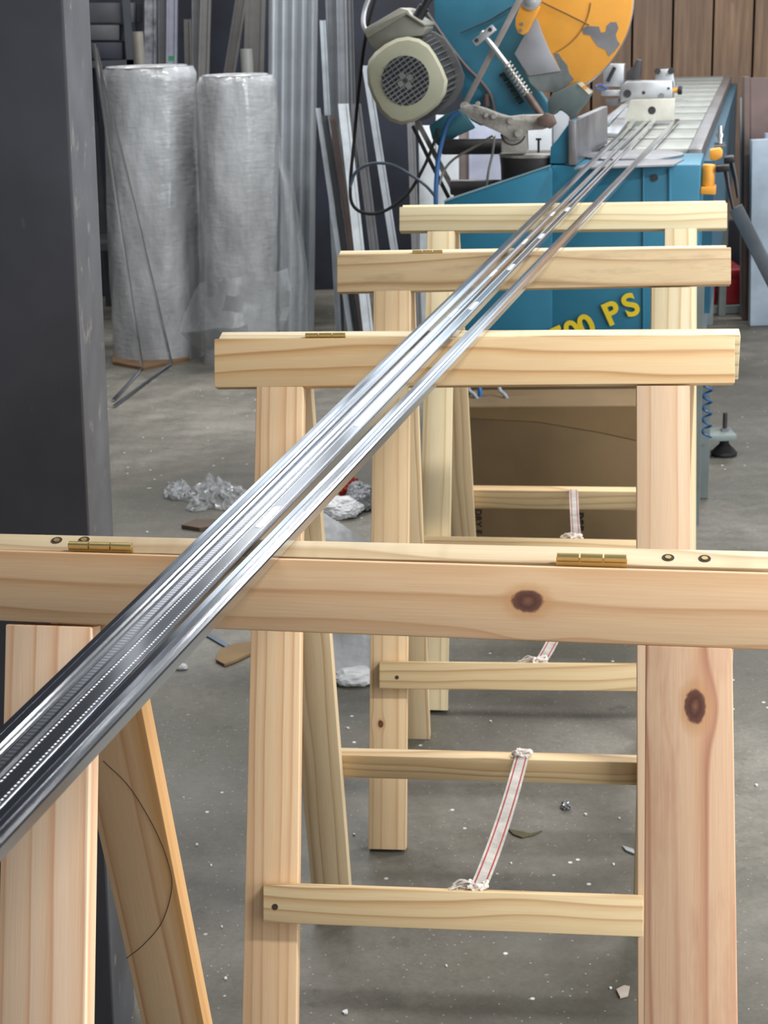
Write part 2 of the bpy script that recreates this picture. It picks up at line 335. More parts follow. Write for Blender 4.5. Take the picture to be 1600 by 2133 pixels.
class Trestle:
    def __init__(s, name, label, X, Y, yaw, af, ab, h):
        s.U = Vector((math.cos(yaw), -math.sin(yaw), 0)); s.Wb = Vector((math.sin(yaw), math.cos(yaw), 0)); Z = Vector((0, 0, 1))
        s.P = Vector((X, Y, HT)); s.h = h; s.af, s.ab = af, ab
        s.V = -Z*math.cos(af) - s.Wb*math.sin(af); s.N = -s.Wb*math.cos(af) + Z*math.sin(af)
        s.D = TH*math.cos(af) + TH*math.cos(ab) + 0.0045
        s.Vb = -Z*math.cos(ab) + s.Wb*math.sin(ab); s.Nb = s.Wb*math.cos(ab) + Z*math.sin(ab)
        s.Pb = s.P + s.Wb*s.D
        s.t = thing(name, label, 'sawhorse', (X, Y, 0))
    def f(s, u, v, off=0.0): return s.P + s.U*u + s.V*v - s.N*off
    def b(s, u, v, off=0.0): return s.Pb + s.U*u + s.Vb*v - s.Nb*off
    def pf(s, px, py, off=0.0): return onpl(px, py, s.P - s.N*off, s.N)
    def pb(s, px, py, off=TH): return onpl(px, py, s.Pb - s.Nb*off, s.Nb)
    def beam_f(s, uL, uR, m):
        return board('front_rail', [s.f(uL, 0), s.f(uR, 0), s.f(uR, s.h), s.f(uL, s.h)], s.N, TH, m, s.t, 'h')
    def beam_fq(s, q, m):
        return board('front_rail', [s.pf(*p) for p in q], s.N, TH, m, s.t, 'h')
    def beam_b(s, uL, uR, m):
        return board('rear_rail', [s.b(uL, 0), s.b(uR, 0), s.b(uR, s.h), s.b(uL, s.h)], s.Nb, TH, m, s.t, 'h')
    def leg_f(s, L, R, m, name='front_leg'):
        out = []
        vmax = (HT - 0.0)/math.cos(s.af) - TH*math.tan(s.af)
        for e in (L, R):
            a = s.pf(*e[0]); c = s.pf(*e[1]); va = (a - s.P).dot(s.V); vc = (c - s.P).dot(s.V)
            ua = (a - s.P).dot(s.U); uc = (c - s.P).dot(s.U); k = (uc - ua)/(vc - va)
            out.append((ua + k*(s.h - va), ua + k*(vmax - va)))
        q = [s.f(out[0][0], s.h + 0.0005), s.f(out[1][0], s.h + 0.0005), s.f(out[1][1], vmax), s.f(out[0][1], vmax)]
        return board(name, q, s.N, TH, m, s.t, 'v')
    def leg_b(s, u0, u1, m, name='rear_leg'):
        vmax = HT/math.cos(s.ab) - TH*math.tan(s.ab)
        q = [s.b(u0[0], s.h + 0.0005), s.b(u1[0], s.h + 0.0005), s.b(u1[1], vmax), s.b(u0[1], vmax)]
        return board(name, q, s.Nb, TH, m, s.t, 'v')
    def rung_f(s, q, m, t=0.018):
        return board('front_rung', [s.pf(*p, -t) for p in q], s.N, t - 0.0003, m, s.t, 'h')
    def rung_b(s, uL, uR, vt, vb, m, t=0.018):
        # nailed to the outer face of the rear legs
        q = [s.b(uL, vt, -t), s.b(uR, vt, -t), s.b(uR, vb, -t), s.b(uL, vb, -t)]
        return board('rear_rung', q, s.Nb, t - 0.0003, m, s.t, 'h')
    def hinge(s, u, L=0.048):
        c = s.P + s.Wb*s.D*0.5 + Vector((0, 0, -0.0005)); mb = MB()
        for k in range(3):
            a = c + s.U*(u + (k - 1.5)*L/3 + 0.0006); mb.cyl(a, a + s.U*(L/3 - 0.0012), 0.0031, seg=14)
        mb.box(c + s.U*u - Vector((0, 0, 0.004)), s.U, s.Wb, (0, 0, 1), L/2, 0.0008, 0.004)
        mb.build('hinge', brass, s.t)
    def screw(s, px, py, r=0.0035, front=True, off=0.0):
        p = s.pf(px, py, off); MB().cyl(p - s.N*0.0005, p + s.N*0.0006, r, seg=14).build('screw_hole', darkhole, s.t)
    def topscrew(s, px, py):
        n = -s.Vb; p = onpl(px, py, s.Pb, n)
        mb = MB(); mb.cyl(p - n*0.0004, p + n*0.0004, 0.0042, seg=14).build('screw_hole', darkhole, s.t)
        MB().cyl(p - n*0.0003, p + n*0.0009, 0.0022, seg=10).build('screw_head', brass, s.t)
    def strap(s, p0, p1, w, knot0=True, knot1=True, sag=0.012, seedn=1):
        side = (p1 - p0).cross(Vector((0, 0, 1))).normalized(); n = 10; mb = MB()
        offs = [-0.5, -0.36, -0.26, 0.26, 0.36, 0.5]; rows = []
        for i in range(n + 1):
            t = i/n; c = p0.lerp(p1, t) - Vector((0, 0, sag*4*t*(1-t))); tw = 0.25*math.sin(t*3)
            d = side*math.cos(tw) + Vector((0, 0, math.sin(tw)))
            rows.append([c + d*w*o for o in offs])
        for a, b_ in zip(rows, rows[1:]):
            for k in range(5): mb.face([a[k], a[k+1], b_[k+1], b_[k]], 1 if k in (1, 3) else 0)
        for a, b_ in zip(rows, rows[1:]):
            for k in range(5):
                dz = Vector((0, 0, -0.0012)); mb.face([a[k]+dz, b_[k]+dz, b_[k+1]+dz, a[k+1]+dz], 1 if k in (1, 3) else 0)
        st = mb.build('webbing_strap', [strapg, strapr], s.t)
        for e, (p, on) in enumerate(((p0, knot0), (p1, knot1))):
            if not on: continue
            k = MB(); rnd = random.Random(seedn*10 + e)
            for _ in range(7):
                q = [p + Vector((rnd.uniform(-.012, .012), rnd.uniform(-.006, .006), rnd.uniform(-.002, .010))) for _ in range(4)]
                k.tube(smooth_path(q, 5), 0.0022, 6)
            if e == 1:
                for _ in range(9):
                    q = [p + Vector((rnd.uniform(-.004, .004), 0, .004)), p + Vector((-rnd.uniform(.01, .02), rnd.uniform(-.004, .004), rnd.uniform(.004, .012))),
                         p + Vector((-rnd.uniform(.022, .035), rnd.uniform(-.006, .004), rnd.uniform(.001, .006)))]
                    k.tube(smooth_path(q, 5), 0.0007, 5)
            k.build('strap_knot', fray, st)

# --- nearest trestle
T1 = Trestle('folding_sawhorse', 'nearest wooden folding trestle, brass hinges and a big knot in its top rail', -.0176, 1.0449, .1698, .3071, .2747, .0498)
def loc_on(T, q, N, px, py, along, plane='f'):
    """board-local x,y of a pixel"""
    c = sum(q, Vector())/4; X = (q[1]-q[0]).normalized() if along == 'h' else (q[3]-q[0]).normalized()
    Y = N.cross(X); p = onpl(px, py, q[0], N) - c; return p.dot(X), p.dot(Y)
qb = [T1.pf(-135, 1143), T1.pf(1690, 1197), T1.pf(1690, 1358), T1.pf(-135, 1288)]
kx, ky = loc_on(T1, qb, T1.N, 1099, 1252, 'h')
W_b1 = wood('pine_near_rail', (232, 194, 152), (222, 178, 134), (202, 154, 108), freq=44, warp=0.05, knots=[(kx, ky, 0.0105, 0.0075)], rnd=False, seed=3.3)
board('front_rail', qb, T1.N, TH, W_b1, T1.t, 'h', bevel=0.0018)
T1.beam_b(-.303, .305, wood('pine_pale_top', (216, 197, 163), (204, 182, 146), (176, 148, 110), freq=90, warp=0.05, stain=(156, 130, 100)))
T1.leg_f([(11, 1300), (0, 1800)], [(190, 1300), (177, 2133)], wood('pine_near_left_leg', (240, 207, 174), (232, 192, 156), (214, 162, 124), freq=52, warp=0.012, rnd=False, seed=1.1))
# right leg with the dark knot
def legq(T, L, R):
    vmax = HT/math.cos(T.af) - TH*math.tan(T.af); out = []
    for e in (L, R):
        a = T.pf(*e[0]); c = T.pf(*e[1]); va = (a - T.P).dot(T.V); vc = (c - T.P).dot(T.V); ua = (a - T.P).dot(T.U); uc = (c - T.P).dot(T.U); k = (uc-ua)/(vc-va)
        out.append((ua + k*(T.h - va), ua + k*(vmax - va)))
    return [T.f(out[0][0], T.h + .0005), T.f(out[1][0], T.h + .0005), T.f(out[1][1], vmax), T.f(out[0][1], vmax)]
q = legq(T1, [(1345, 1350), (1341, 2133)], [(1526, 1355), (1537, 2133)])
kx, ky = loc_on(T1, q, T1.N, 1460, 1472, 'v')
board('front_leg', q, T1.N, TH, wood('pine_knotty_leg', (236, 196, 160), (226, 178, 140), (184, 124, 96), freq=38, warp=0.03, knots=[(kx, ky, 0.0115, 0.0068)], rnd=False, seed=6.4, stain=(206, 150, 120)), T1.t, 'v')
T1.leg_b((-.2442, -.2442), (-.1858, -.1858), wood('pine_rear_leg', (224, 190, 150), (212, 172, 130), (190, 140, 96), freq=46, warp=0.012, rnd=False, seed=2.2, edge=([(0.478, g4(0.65)), (0.486, g4(0))], (198, 146, 82))))
T1.leg_b((.200, .200), (.2544, .2544), W_pink)
q = [T1.f(-.262, .63, -.018), T1.f(.24, .63, -.018), T1.f(.24, .675, -.018), T1.f(-.262, .675, -.018)]
board('front_rung', q, T1.N, .0177, W_rung, T1.t, 'h')
T1.rung_b(-.25, .25, .66, .70, W_rung)
T1.hinge((T1.pf(188, 1140) - T1.P).dot(T1.U)); T1.hinge((T1.pf(1230, 1174) - T1.P).dot(T1.U))
for p in ((118, 1126), (175, 1125), (1392, 1162), (1468, 1164)): T1.topscrew(*p)
pl = [T1.pb(*p, TH + 0.0002) for p in ((215, 1585), (270, 1640), (320, 1722), (350, 1795), (358, 1850), (338, 1920), (300, 1967), (264, 1996))]
MB().tube(smooth_path(pl, 6), 0.0004, 5).build('pencil_line', mat('pencil_graphite', (96, 74, 56), 0.8), T1.t)

# --- second trestle
T2 = Trestle('folding_sawhorse', 'second wooden trestle from the camera, striped strap tied between its rungs', .1036, 1.824, .126, .3492, .185, .0552)
T2.beam_fq([(446, 706), (1531, 700), (1531, 798), (446, 807)], wood('pine_second_rail', (232, 200, 154), (220, 180, 128), (186, 138, 88), freq=46, warp=0.05, cath=0.012, rnd=False, seed=4.0))
T2.beam_b(-.298, .307, wood('pine_second_top', (230, 214, 176), (214, 196, 156), (180, 156, 116), freq=90, warp=0.04, stain=(170, 148, 116)))
T2.leg_f([(534, 807), (504, 2133)], [(631, 807), (617, 2133)], wood('pine_second_leg', (230, 198, 158), (220, 180, 138), (196, 154, 116), freq=60, warp=0.012, rnd=False, seed=8.0))
T2.leg_f([(1326, 805), (1329, 2133)], [(1437, 805), (1443, 2133)], W_pink)
T2.leg_b((-.247, -.247), (-.1924, -.1924), W_pale); T2.leg_b((.205, .205), (.258, .258), W_pale)
T2.rung_f([(548, 1843), (1340, 1870), (1340, 1952), (548, 1922)], W_rung)
vt_ = (T2.pb(1000, 1564, -.018) - T2.Pb).dot(T2.Vb); vb_ = (T2.pb(1000, 1611, -.018) - T2.Pb).dot(T2.Vb)
T2.rung_b(-.2, .25, vt_, vb_, W_rung)
T2.screw(573, 1889, off=-.018); T2.hinge(-.17)
T2.strap(T2.b(.052, vt_, -.006) + Vector((0, 0, .002)), T2.pf(994, 1853, -.004), .0185, seedn=2)

# --- third trestle
T3 = Trestle('folding_sawhorse', 'third wooden trestle from the camera, small round knot low on its left leg', .2365, 2.4853, .1144, .3049, .1224, .056)
T3.beam_fq([(702, 532), (1523, 515), (1523, 592), (702, 609)], wood('pine_third_rail', (214, 188, 148), (198, 168, 126), (166, 132, 94), freq=48, warp=0.05, cath=0.006, rnd=False, seed=5.0, stain=(160, 136, 104)))
T3.beam_b(-.3, .3, W_cream)
q = legq(T3, [(778, 609), (767, 1777)], [(855, 609), (845, 1777)]); kx, ky = loc_on(T3, q, T3.N, 793, 1508, 'v')
board('front_leg', q, T3.N, TH, wood('pine_third_leg', (224, 196, 156), (216, 184, 142), (196, 160, 118), freq=60, warp=0.01, knots=[(kx, ky, 0.0058, 0.0042)], rnd=False, seed=2.0), T3.t, 'v')
T3.leg_f([(1357, 595), (1353, 1777)], [(1441, 595), (1445, 1777)], W_cream)
T3.leg_b((-.2449, -.2449), (-.1833, -.1833), W_pale); T3.leg_b((.19, .19), (.245, .245), W_pale)
T3.rung_f([(790, 1379), (1440, 1384), (1440, 1441), (790, 1435)], W_rung)
T3.rung_b(-.25, .25, .60, .64, W_rung)
T3.screw(827, 1411, .003, off=-.018); T3.hinge(-.16)
T3.strap(T3.b(.07, .60, -.006), T3.pf(1124, 1381, -.004), .018, seedn=3)

# --- fourth trestle
T4 = Trestle('folding_sawhorse', 'farthest wooden trestle, its pale rail right before the teal saw', .3512, 3.0835, .146, .4009, .3735, .0462)
T4.beam_fq([(832, 431), (1515, 422), (1515, 475), (832, 481)], wood('pine_fourth_rail', (228, 214, 176), (218, 199, 156), (198, 172, 126), freq=60, warp=0.03, rnd=False, seed=7.0))
T4.beam_b(-.306, .308, W_cream)
T4.leg_f([(890, 482), (875, 1110)], [(947, 482), (937, 1114)], W_cream); T4.leg_f([(1385, 475), (1379, 1110)], [(1452, 475), (1450, 1110)], W_cream)
T4.leg_b((-.25, -.25), (-.198, -.198), W_pale); T4.leg_b((.198, .198), (.25, .25), W_pale)
T4.rung_f([(880, 1116), (1400, 1126), (1400, 1176), (880, 1166)], W_rung)
T4.rung_b(-.2, .25, .70, .751, W_rung)
T4.strap(T4.b(.02, .70, -.006), T4.pf(1201, 1122, -.004), .019, knot0=False, seedn=4)

# ------------------------------------------------------------------ aluminium strips lying across the trestles
def strip(name, label, w1, w4, sec, m, d0, d1, z=HT + 0.0012):
    (x1, y1), (x4, y4) = w1, w4; k = (x4 - x1)/(y4 - y1)
    A = Vector((x1 + k*(d0 - y1), d0, z)); B = Vector((x1 + k*(d1 - y1), d1, z)); X = (B - A).normalized(); Y = Vector((0, 0, 1)).cross(X)
    # local Y points to the left of travel; section u is given left to right
    mb = MB(); n = 24; rings = []
    for i in range(n + 1):
        c = A.lerp(B, i/n); rings.append([c - Y*u*0.001 + Vector((0, 0, h*0.001)) for u, h in sec])
    mb.loft(rings, True)
    return mb, frame_of((A + B)/2, X, Vector((0, 0, 1))), X, Y, A, B
def arc(u0, u1, h0, hm, n=6):
    return [(lerp(u0, u1, i/n), h0 + (hm - h0)*math.sin(PI*i/n)) for i in range(n + 1)]
secA1 = [(-8.1, 0), (-8.1, 4.8), (-7.6, 6.4), (-7.0, 6.8), (-3.2, 7.5), (-3.0, 7.0), (-2.6, 7.0), (-2.4, 7.6), (1.8, 7.8), (2.0, 7.3), (2.4, 7.3), (2.6, 7.8), (4.4, 7.5), (5.4, 6.5), (7.6, 6.1), (8.1, 5), (8.1, 0)]
secA2 = [(-6.5, 0), (-6.5, 6.0), (-6.1, 6.9), (-4.6, 7.5), (-4.4, 7.0), (-3.9, 7.0), (-3.7, 7.5), (3.2, 7.5), (3.4, 7.0), (3.9, 7.0), (4.1, 7.5), (6.0, 7.1), (6.5, 6.2), (6.5, 0)]
secA3 = [(-6.9, 0), (-6.9, 6.2), (-6.4, 7.3), (-5.9, 7.3), (-5.7, 6.8), (-5.3, 6.8), (-5.1, 7.3), (5.1, 7.3), (5.3, 6.8), (5.7, 6.8), (5.9, 7.3), (6.4, 7.3), (6.9, 6.2), (6.9, 0)]
secB = [(-8.7, 0), (-8.7, 4.6), (-8.1, 6.3), (-7.4, 6.8), (-2.6, 7.5), (-2.4, 7.0), (-2.0, 7.0), (-1.8, 7.5), (1.6, 7.5), (1.9, 6.8), (2.7, 6.8), (3.0, 7.3), (4.9, 7.2), (5.1, 6.7), (5.5, 6.7), (5.7, 7.1), (7.9, 6.7), (8.6, 5.8), (8.7, 0)]
CH = [chrome('polished_aluminium_domed', 0), chrome('polished_aluminium_knurled', 1), chrome('polished_aluminium_perforated', 2), chrome('polished_aluminium_ribbed', 0)]
slotm = mat('protective_film_label', (236, 240, 244), 0.35, 0.1, var=0.03)
GR = 'aluminium strips across the trestles'
specs = [('left domed polished aluminium strip across the trestles, outermost on the left', (-.1328, 1.05), (.3045, 2.955), secA1, CH[0], 5.20),
         ('knurled polished aluminium strip between the left domed one and the perforated one', (-.1176, 1.05), (.3310, 2.955), secA2, CH[1], 5.28),
         ('flat polished aluminium strip with two rows of pin perforations', (-.1037, 1.05), (.3500, 2.955), secA3, CH[2], 5.26),
         ('ribbed polished aluminium strip lying alone on the right of the bundle', (-.0838, 1.05), (.3930, 2.955), secB, CH[3], 5.24)]
for i, (lab, a, b_, sec, m, de) in enumerate(specs):
    mb, fr, X, Y, A, B = strip('aluminium_strip', lab, a, b_, sec, m, 0.5, de)
    t = thing('aluminium_strip', lab, 'metal strip', tuple(A), GR)
    mb.build('strip_body', m, t, frame=fr, angle=9)
    if i in (1, 2):
        top = 7.3 if i == 2 else 7.5
        ds = [1.13, 1.42, 1.98, 2.26, 2.58, 2.92] if i == 2 else [1.96, 2.22, 2.52, 2.86]
        if i == 2: ds = [atz(540, 1100, HT).y, atz(740, 893, HT).y, atz(983, 651, HT).y, atz(1060, 569, HT).y, atz(1122, 503, HT).y, atz(1175, 446, HT).y]
        else: ds = [atz(939, 667, HT).y, atz(1024, 582, HT).y, atz(1090, 515, HT).y, atz(1145, 456, HT).y]
        for d in ds:
            c = A + X*((d - A.y)/X.y) + Vector((0, 0, top*.001)); hl, hw = .026, .0026 if i == 2 else .0022; pts = []
            for k in range(20):
                an = 2*PI*k/20; sx = hl - hw if math.cos(an) > 0 else -(hl - hw); pts.append(c + X*(sx + hw*math.cos(an)) + Y*hw*math.sin(an))
            MB().prism(pts, (0, 0, .0003)).build('film_label', slotm, t)  # white inserts painted bright to stand in for slots catching light

# ------------------------------------------------------------------ dark steel post on the left
s = NT('mill_scale_steel'); v = s.tc.outputs['Object']
mpn = s.n('ShaderNodeMapping'); s.t.links.new(v, mpn.inputs[0]); mpn.inputs['Scale'].default_value = (1, 1, 0.25)
cc = s.ramp(s.noise(v, 2.2, 5, 0.6), [(0.3, (46, 46, 50)), (0.7, (74, 74, 80))])
cc = s.mix(s.ramp(s.noise(mpn.outputs[0], 26, 6, 0.75), [(0.64, g4(0)), (0.74, g4(0.55))]), cc, lin((118, 112, 106)))
cc = s.mix(s.ramp(s.noise(mpn.outputs[0], 9, 6, 0.75), [(0.69, g4(0)), (0.78, g4(0.7))]), cc, lin((136, 104, 70)))
steel_dark = s.fin(cc, 0.5, 0.45)
pt = thing('steel_column', 'tall dark steel column with rubbed edge, filling the left of the view', 'steel column', (-.62, 1.75, 0))
L = -.300
def cbox(xa, xb, ya, yb, z1=3.08):
    base = [(xa - .045, ya, 0), (xb - .045, ya, 0), (xb - .045, yb, 0), (xa - .045, yb, 0)]
    kk = .045/1.26*z1
    topv = [(x + kk, y, z1) for x, y, z in base]
    return [[Vector(p) for p in base], [Vector(p) for p in topv]]
MB().loft(cbox(-.95, L, 1.66, 1.672)).build('front_flange', steel_dark, pt, bevel=.002)
MB().loft(cbox(-.94, L - .004, 1.6725, 1.85)).build('web_plate', mat('steel_side', (92, 94, 100), 0.5, 0.3, var=.15, scale=5, c2=(128, 126, 122), mscale=30), pt, bevel=.003)

# ------------------------------------------------------------------ the cut-off saw
MU = Vector((math.cos(.22), -math.sin(.22), 0)); MW = Vector((math.sin(.22), math.cos(.22), 0))
MP = atz(1455, 342, .884)
def M(px, py, k=0.0): return onpl(px, py, MP + MW*k, MW)
def MPoly(pts, k): return [M(x, y, k) for x, y in pts]
def plate(name, pts, k, t, m, parent, bevel=0.0):
    return MB().prism(MPoly(pts, k), MW*t).build(name, m, parent, bevel=bevel)
S = 895.0   # pixels per metre at the saw
teal = mat('teal_paint', (44, 114, 142), 0.4, 0.0, var=.08, scale=4, bump=0.05)
teal2 = mat('teal_paint_arm', (58, 124, 150), 0.45, 0.0, var=.08, scale=4)
iron = mat('cast_iron', (148, 145, 140), 0.55, 0.15, var=.25, scale=14, bump=.5)
irond = mat('dark_iron', (56, 54, 56), 0.45, 0.2, var=.2, scale=10)
rust = mat('brown_steel', (92, 76, 70), 0.55, 0.15, var=.25, scale=20)
alu = mat('machined_aluminium', (196, 200, 204), 0.35, 0.75, var=.08, scale=10)
steelp = mat('ground_steel', (150, 150, 154), 0.4, 0.7, var=.12, scale=9)
black = mat('black_plastic', (26, 27, 31), 0.45)
rubber = mat('black_rubber', (22, 22, 22), 0.8)
orange = mat('orange_paint', (226, 158, 60), 0.4, var=.05)
saw = thing('cut_off_saw', 'teal metal cut-off saw with orange blade guard behind the trestles', 'saw', tuple(MP.xy) + (0,))
# body
zt = .884
def col(p, z): return Vector((p.x, p.y, z))
b = MB()
fl = M(1146, 347); frt = M(1461, 339)
zlow = M(1455, 800, 0).z
quadb = [col(fl, zlow), col(frt, zlow), col(frt, zt), col(fl, zt)]
b.prism(quadb, MW*.30); body = b.build('base_cabinet', teal, saw, bevel=.006)
plate('front_apron', [(925, 421), (1146, 347), (1150, 355), (1150, 800), (925, 800)], -.004, .03, teal, saw, .003)
plate('apron_edge', [(925, 421), (1146, 347), (1146, 344), (925, 418)], -.006, .034, mat('teal_edge_worn', (120, 150, 160), .4), saw)  # paler teal strip along the top edge of the apron
p = M(1364, 370, -.001); MB().cyl(p, p - MW*.004, .008, seg=16).build('bolt', irond, saw)
for xa, xb in ((1338, 1342), (1392, 1398)):
    plate('panel_rib', [(xa, 350), (xb, 350), (xb, 690), (xa, 690)], -.006, .006, teal, saw, .002)  # raised strips standing in for the vertical shadows on the panel
# stand
gpaint = mat('grey_green_paint', (116, 126, 124), .5, var=.1)
plate('stand_side', [(1446, 590), (1467, 590), (1456, 1098), (1440, 1098)], .004, .04, gpaint, saw)
a = atz(1448, 1098, 0); l0 = atz(960, 1110, 0)
b = MB(); b.box(col(M(1452, 1000, .26), zlow/2), MU, MW, (0, 0, 1), .03, .03, zlow/2 - .002); b.build('stand_leg', gpaint, saw)
b = MB(); b.box(col(M(975, 1000, .24), zlow/2), MU, MW, (0, 0, 1), .03, .03, zlow/2 - .002); b.build('stand_leg', gpaint, saw)
# foot bracket at the right
fc = atz(1508, 948, 0)
b = MB(); b.box((fc.x - .035, fc.y, .062), (1, 0, 0), (0, 1, 0), (0, 0, 1), .06, .045, .009); b.build('foot_bracket', gpaint, saw, bevel=.002)
MB().cyl((fc.x, fc.y, .02), (fc.x, fc.y, .125), .0065, seg=14).build('levelling_bolt', irond, saw)
MB().cyl((fc.x, fc.y, .071), (fc.x, fc.y, .08), .012, seg=6).build('levelling_nut', steelp, saw)
MB().loft([[Vector((fc.x + r*math.cos(2*PI*k/24), fc.y + r*math.sin(2*PI*k/24), z)) for k in range(24)] for r, z in ((.036, 0), (.038, .008), (.026, .022), (.014, .034), (.012, .05))]).build('rubber_foot', rubber, saw)
# table
c = atz(1318, 326, zt)
b = MB(); b.cyl(c + Vector((0, 0, -.002)), c + Vector((0, 0, .006)), .125, seg=48); b.build('turntable', steelp, saw, bevel=.001)
b = MB(); q = [atz(1196, 352, zt), atz(1404, 345, zt), atz(1425, 334, zt), atz(1235, 338, zt)]
b.prism([v + Vector((0, 0, -.001)) for v in q], (0, 0, .004)); b.build('table_strip', steelp, saw)
# fence: bracket and plate
plate('fence_bracket', [(1145, 341), (1147, 306), (1160, 292), (1190, 250), (1200, 247), (1200, 342)], .012, .03, teal, saw, .003)
A = atz(1200, 345, zt); B = atz(1266, 300, zt); At = atd(1200, 251, A.y); Bt = atd(1266, 221, B.y)
sd = (B - A).cross(Vector((0, 0, 1))).normalized()
MB().prism([A + Vector((0, 0, .001)), B + Vector((0, 0, .001)), Bt, At], -sd*.018).build('fence_plate', steelp, saw, bevel=.002)
# blade drum under the arm
dc = M(1112, 330, .10); dc.z = M(1112, 324, .10).z
rr = 74/S
MB().loft([[dc + Vector((r*math.cos(2*PI*k/40), r*math.sin(2*PI*k/40), z)) for k in range(40)] for r, z in ((rr*.96, -.075), (rr*.98, -.02), (rr, -.008), (rr, 0))]).build('swivel_drum', irond, saw)
MB().cyl(dc + Vector((0, 0, .0005)), dc + Vector((0, 0, .006)), rr*1.02, seg=40).build('drum_rim', iron, saw)
p = M(1122, 318, .05); MB().cyl(p, M(1122, 292, .05), .003, seg=10).cyl(M(1122, 292, .05), M(1122, 288, .05), .007, seg=6).build('stop_bolt', irond, saw)
# pivot casting
plate('pivot_block', [(1044, 266), (1060, 258), (1092, 262), (1094, 318), (1044, 318)], .03, .07, iron, saw, .0025)
plate('casting_arm', [(963, 221), (985, 219), (1010, 226), (1040, 238), (1060, 243), (1085, 240), (1130, 239), (1148, 245), (1154, 262), (1130, 270), (1098, 272), (1086, 292), (1062, 292), (1040, 276), (1008, 262), (985, 250), (960, 234)], .015, .03, iron, saw, .0025)
plate('link_end', [(1118, 246), (1136, 236), (1150, 240), (1158, 258), (1146, 269), (1130, 262), (1120, 262)], -.005, .03, rust, saw, .0025)
for x, y, r in ((1030, 241, 6), (1065, 251, 7), (1081, 277, 8), (1013, 240, 4), (996, 216, 5)):
    p = M(x, y, .014); MB().cyl(p, p - MW*.008, r/S, seg=16).build('bolt', iron, saw)
b = MB(); p0 = M(1069, 275, .029); b.tube([p0 + (MU*math.cos(a_) + Vector((0, 0, 1))*math.sin(a_))*.030 for a_ in [PI*1.05 + i*PI*.85/14 for i in range(15)]], .0016, 6); b.build('cast_seam', irond, saw)
# support tubes and frame bars
MB().cyl(M(922, 306, .14), M(1046, 305, .14), 17/S, seg=24).build('support_tube', irond, saw)
MB().cyl(M(940, 390, .14), M(1075, 390, .14), 17/S, seg=24).build('support_tube', irond, saw)
b = MB(); b.tube([M(868, 250, .18), M(905, 320, .18), M(950, 405, .18), M(955, 430, .18)], .009, 4, flat=.8); b.build('frame_bar', mat('frame_grey', (110, 108, 104), .5, .3), saw)
b = MB(); b.tube([M(860, 262, .2), M(893, 330, .2), M(935, 412, .2)], .007, 4, flat=.8); b.build('frame_bar', irond, saw)
# swing arm plate
plate('swing_arm', [(900, -70), (1112, -70), (1120, 20), (1085, 112), (1102, 160), (1152, 232), (1138, 252), (1080, 262), (1000, 262), (978, 250), (965, 215), (952, 160), (930, 110), (905, 60)], .22, .05, teal2, saw, .006)
b = MB(); b.tube([M(1066, 14, .218), M(1020, 42, .218), M(960, 68, .218)], .0015, 5); b.build('arm_seam', irond, saw)
plate('lower_guard_flap', [(893, 262), (925, 240), (958, 228), (988, 268), (950, 285), (925, 302), (914, 306), (900, 290)], .16, .03, mat('teal_shadowed_paint', (44, 96, 110), .5), saw, .004)  # flap in a darker teal than the arm
# blade guard disc
C = (1105, -5)
def cpt(a, r): return (C[0] + r*math.cos(a), C[1] + r*math.sin(a))
ang = [math.radians(x) for x in range(-66, 68, 3)]
gp = [cpt(a, 213) for a in ang] + [(1160, 193), (1120, 190), (1104, 172), (1095, 150), (1112, 40), (1112, -40)]
grd = plate('blade_guard', gp, .14, .045, orange, saw, .004)
b = MB(); b.tube([M(*cpt(a, 213), .162) for a in ang], .004, 6); b.build('guard_rim', steelp, grd)
plate('bare_metal_patch', [(1212, 62), (1222, 54), (1248, 55), (1252, 68), (1262, 66), (1264, 54), (1272, 46), (1284, 46), (1289, 58), (1283, 72), (1286, 84), (1292, 92), (1280, 108), (1268, 118), (1262, 104), (1246, 98), (1236, 84), (1230, 74), (1216, 72)], .1392, .0008, steelp, grd)
plate('bare_metal_patch', [(1152, 110), (1164, 112), (1172, 124), (1182, 136), (1186, 152), (1196, 166), (1178, 182), (1160, 192), (1122, 189), (1104, 172), (1098, 155), (1168, 146)], .1392, .0008, mat('scraped_metal', (116, 122, 122), .5, .4, var=.2, scale=14), grd)
b = MB(); b.prism(MPoly([(1118, 36), (1128, 66), (1146, 108), (1168, 148), (1102, 158), (1088, 138), (1072, 112), (1090, 78)], .132), MW*.004); b.build('saw_blade', mat('blade_steel', (158, 160, 166), .45, .5, var=.08, scale=5), saw, bevel=.0008)
b = MB(); b.tube([M(1130, 4, .1385), M(1180, 28, .1385), M(1228, 52, .1385)], .0016, 5); b.tube([M(*cpt(math.radians(a), 126), .1385) for a in range(5, 66, 4)], .0013, 5); b.build('guard_crease', mat('guard_crease_grime', (120, 92, 50), .7), grd)  # thin dark brown lines along the guard creases
p = M(1108, 0, .13); MB().cyl(p, p - MW*.02, 21/S, seg=32).cyl(p - MW*.02, p - MW*.028, 11/S, seg=20).build('hub_cap', alu, saw, bevel=.001)
op = plate('orange_link', [(1086, 6), (1126, 14), (1112, 42), (1100, 66), (1090, 73), (1079, 68), (1074, 54), (1074, 38)], .118, .008, orange, saw, .001)
for x, y in ((1088, 50), (1086, 63)):
    p = M(x, y, .118); MB().cyl(p, p - MW*.004, 3.4/S, seg=12).build('bolt', steelp, op)
b = MB(); b.box((M(1088, -10, .10) + M(965, 225, .10))/2, M(965, 225, .10) - M(1088, -10, .10), MW, (M(965, 225, .10) - M(1088, -10, .10)).cross(MW), (M(965, 225, .10) - M(1088, -10, .10)).length/2, .004, 6.2/S)
b.build('tie_bar', mat('tie_bar_steel', (140, 134, 132), .5, .4, var=.12, scale=16), saw, bevel=.001)
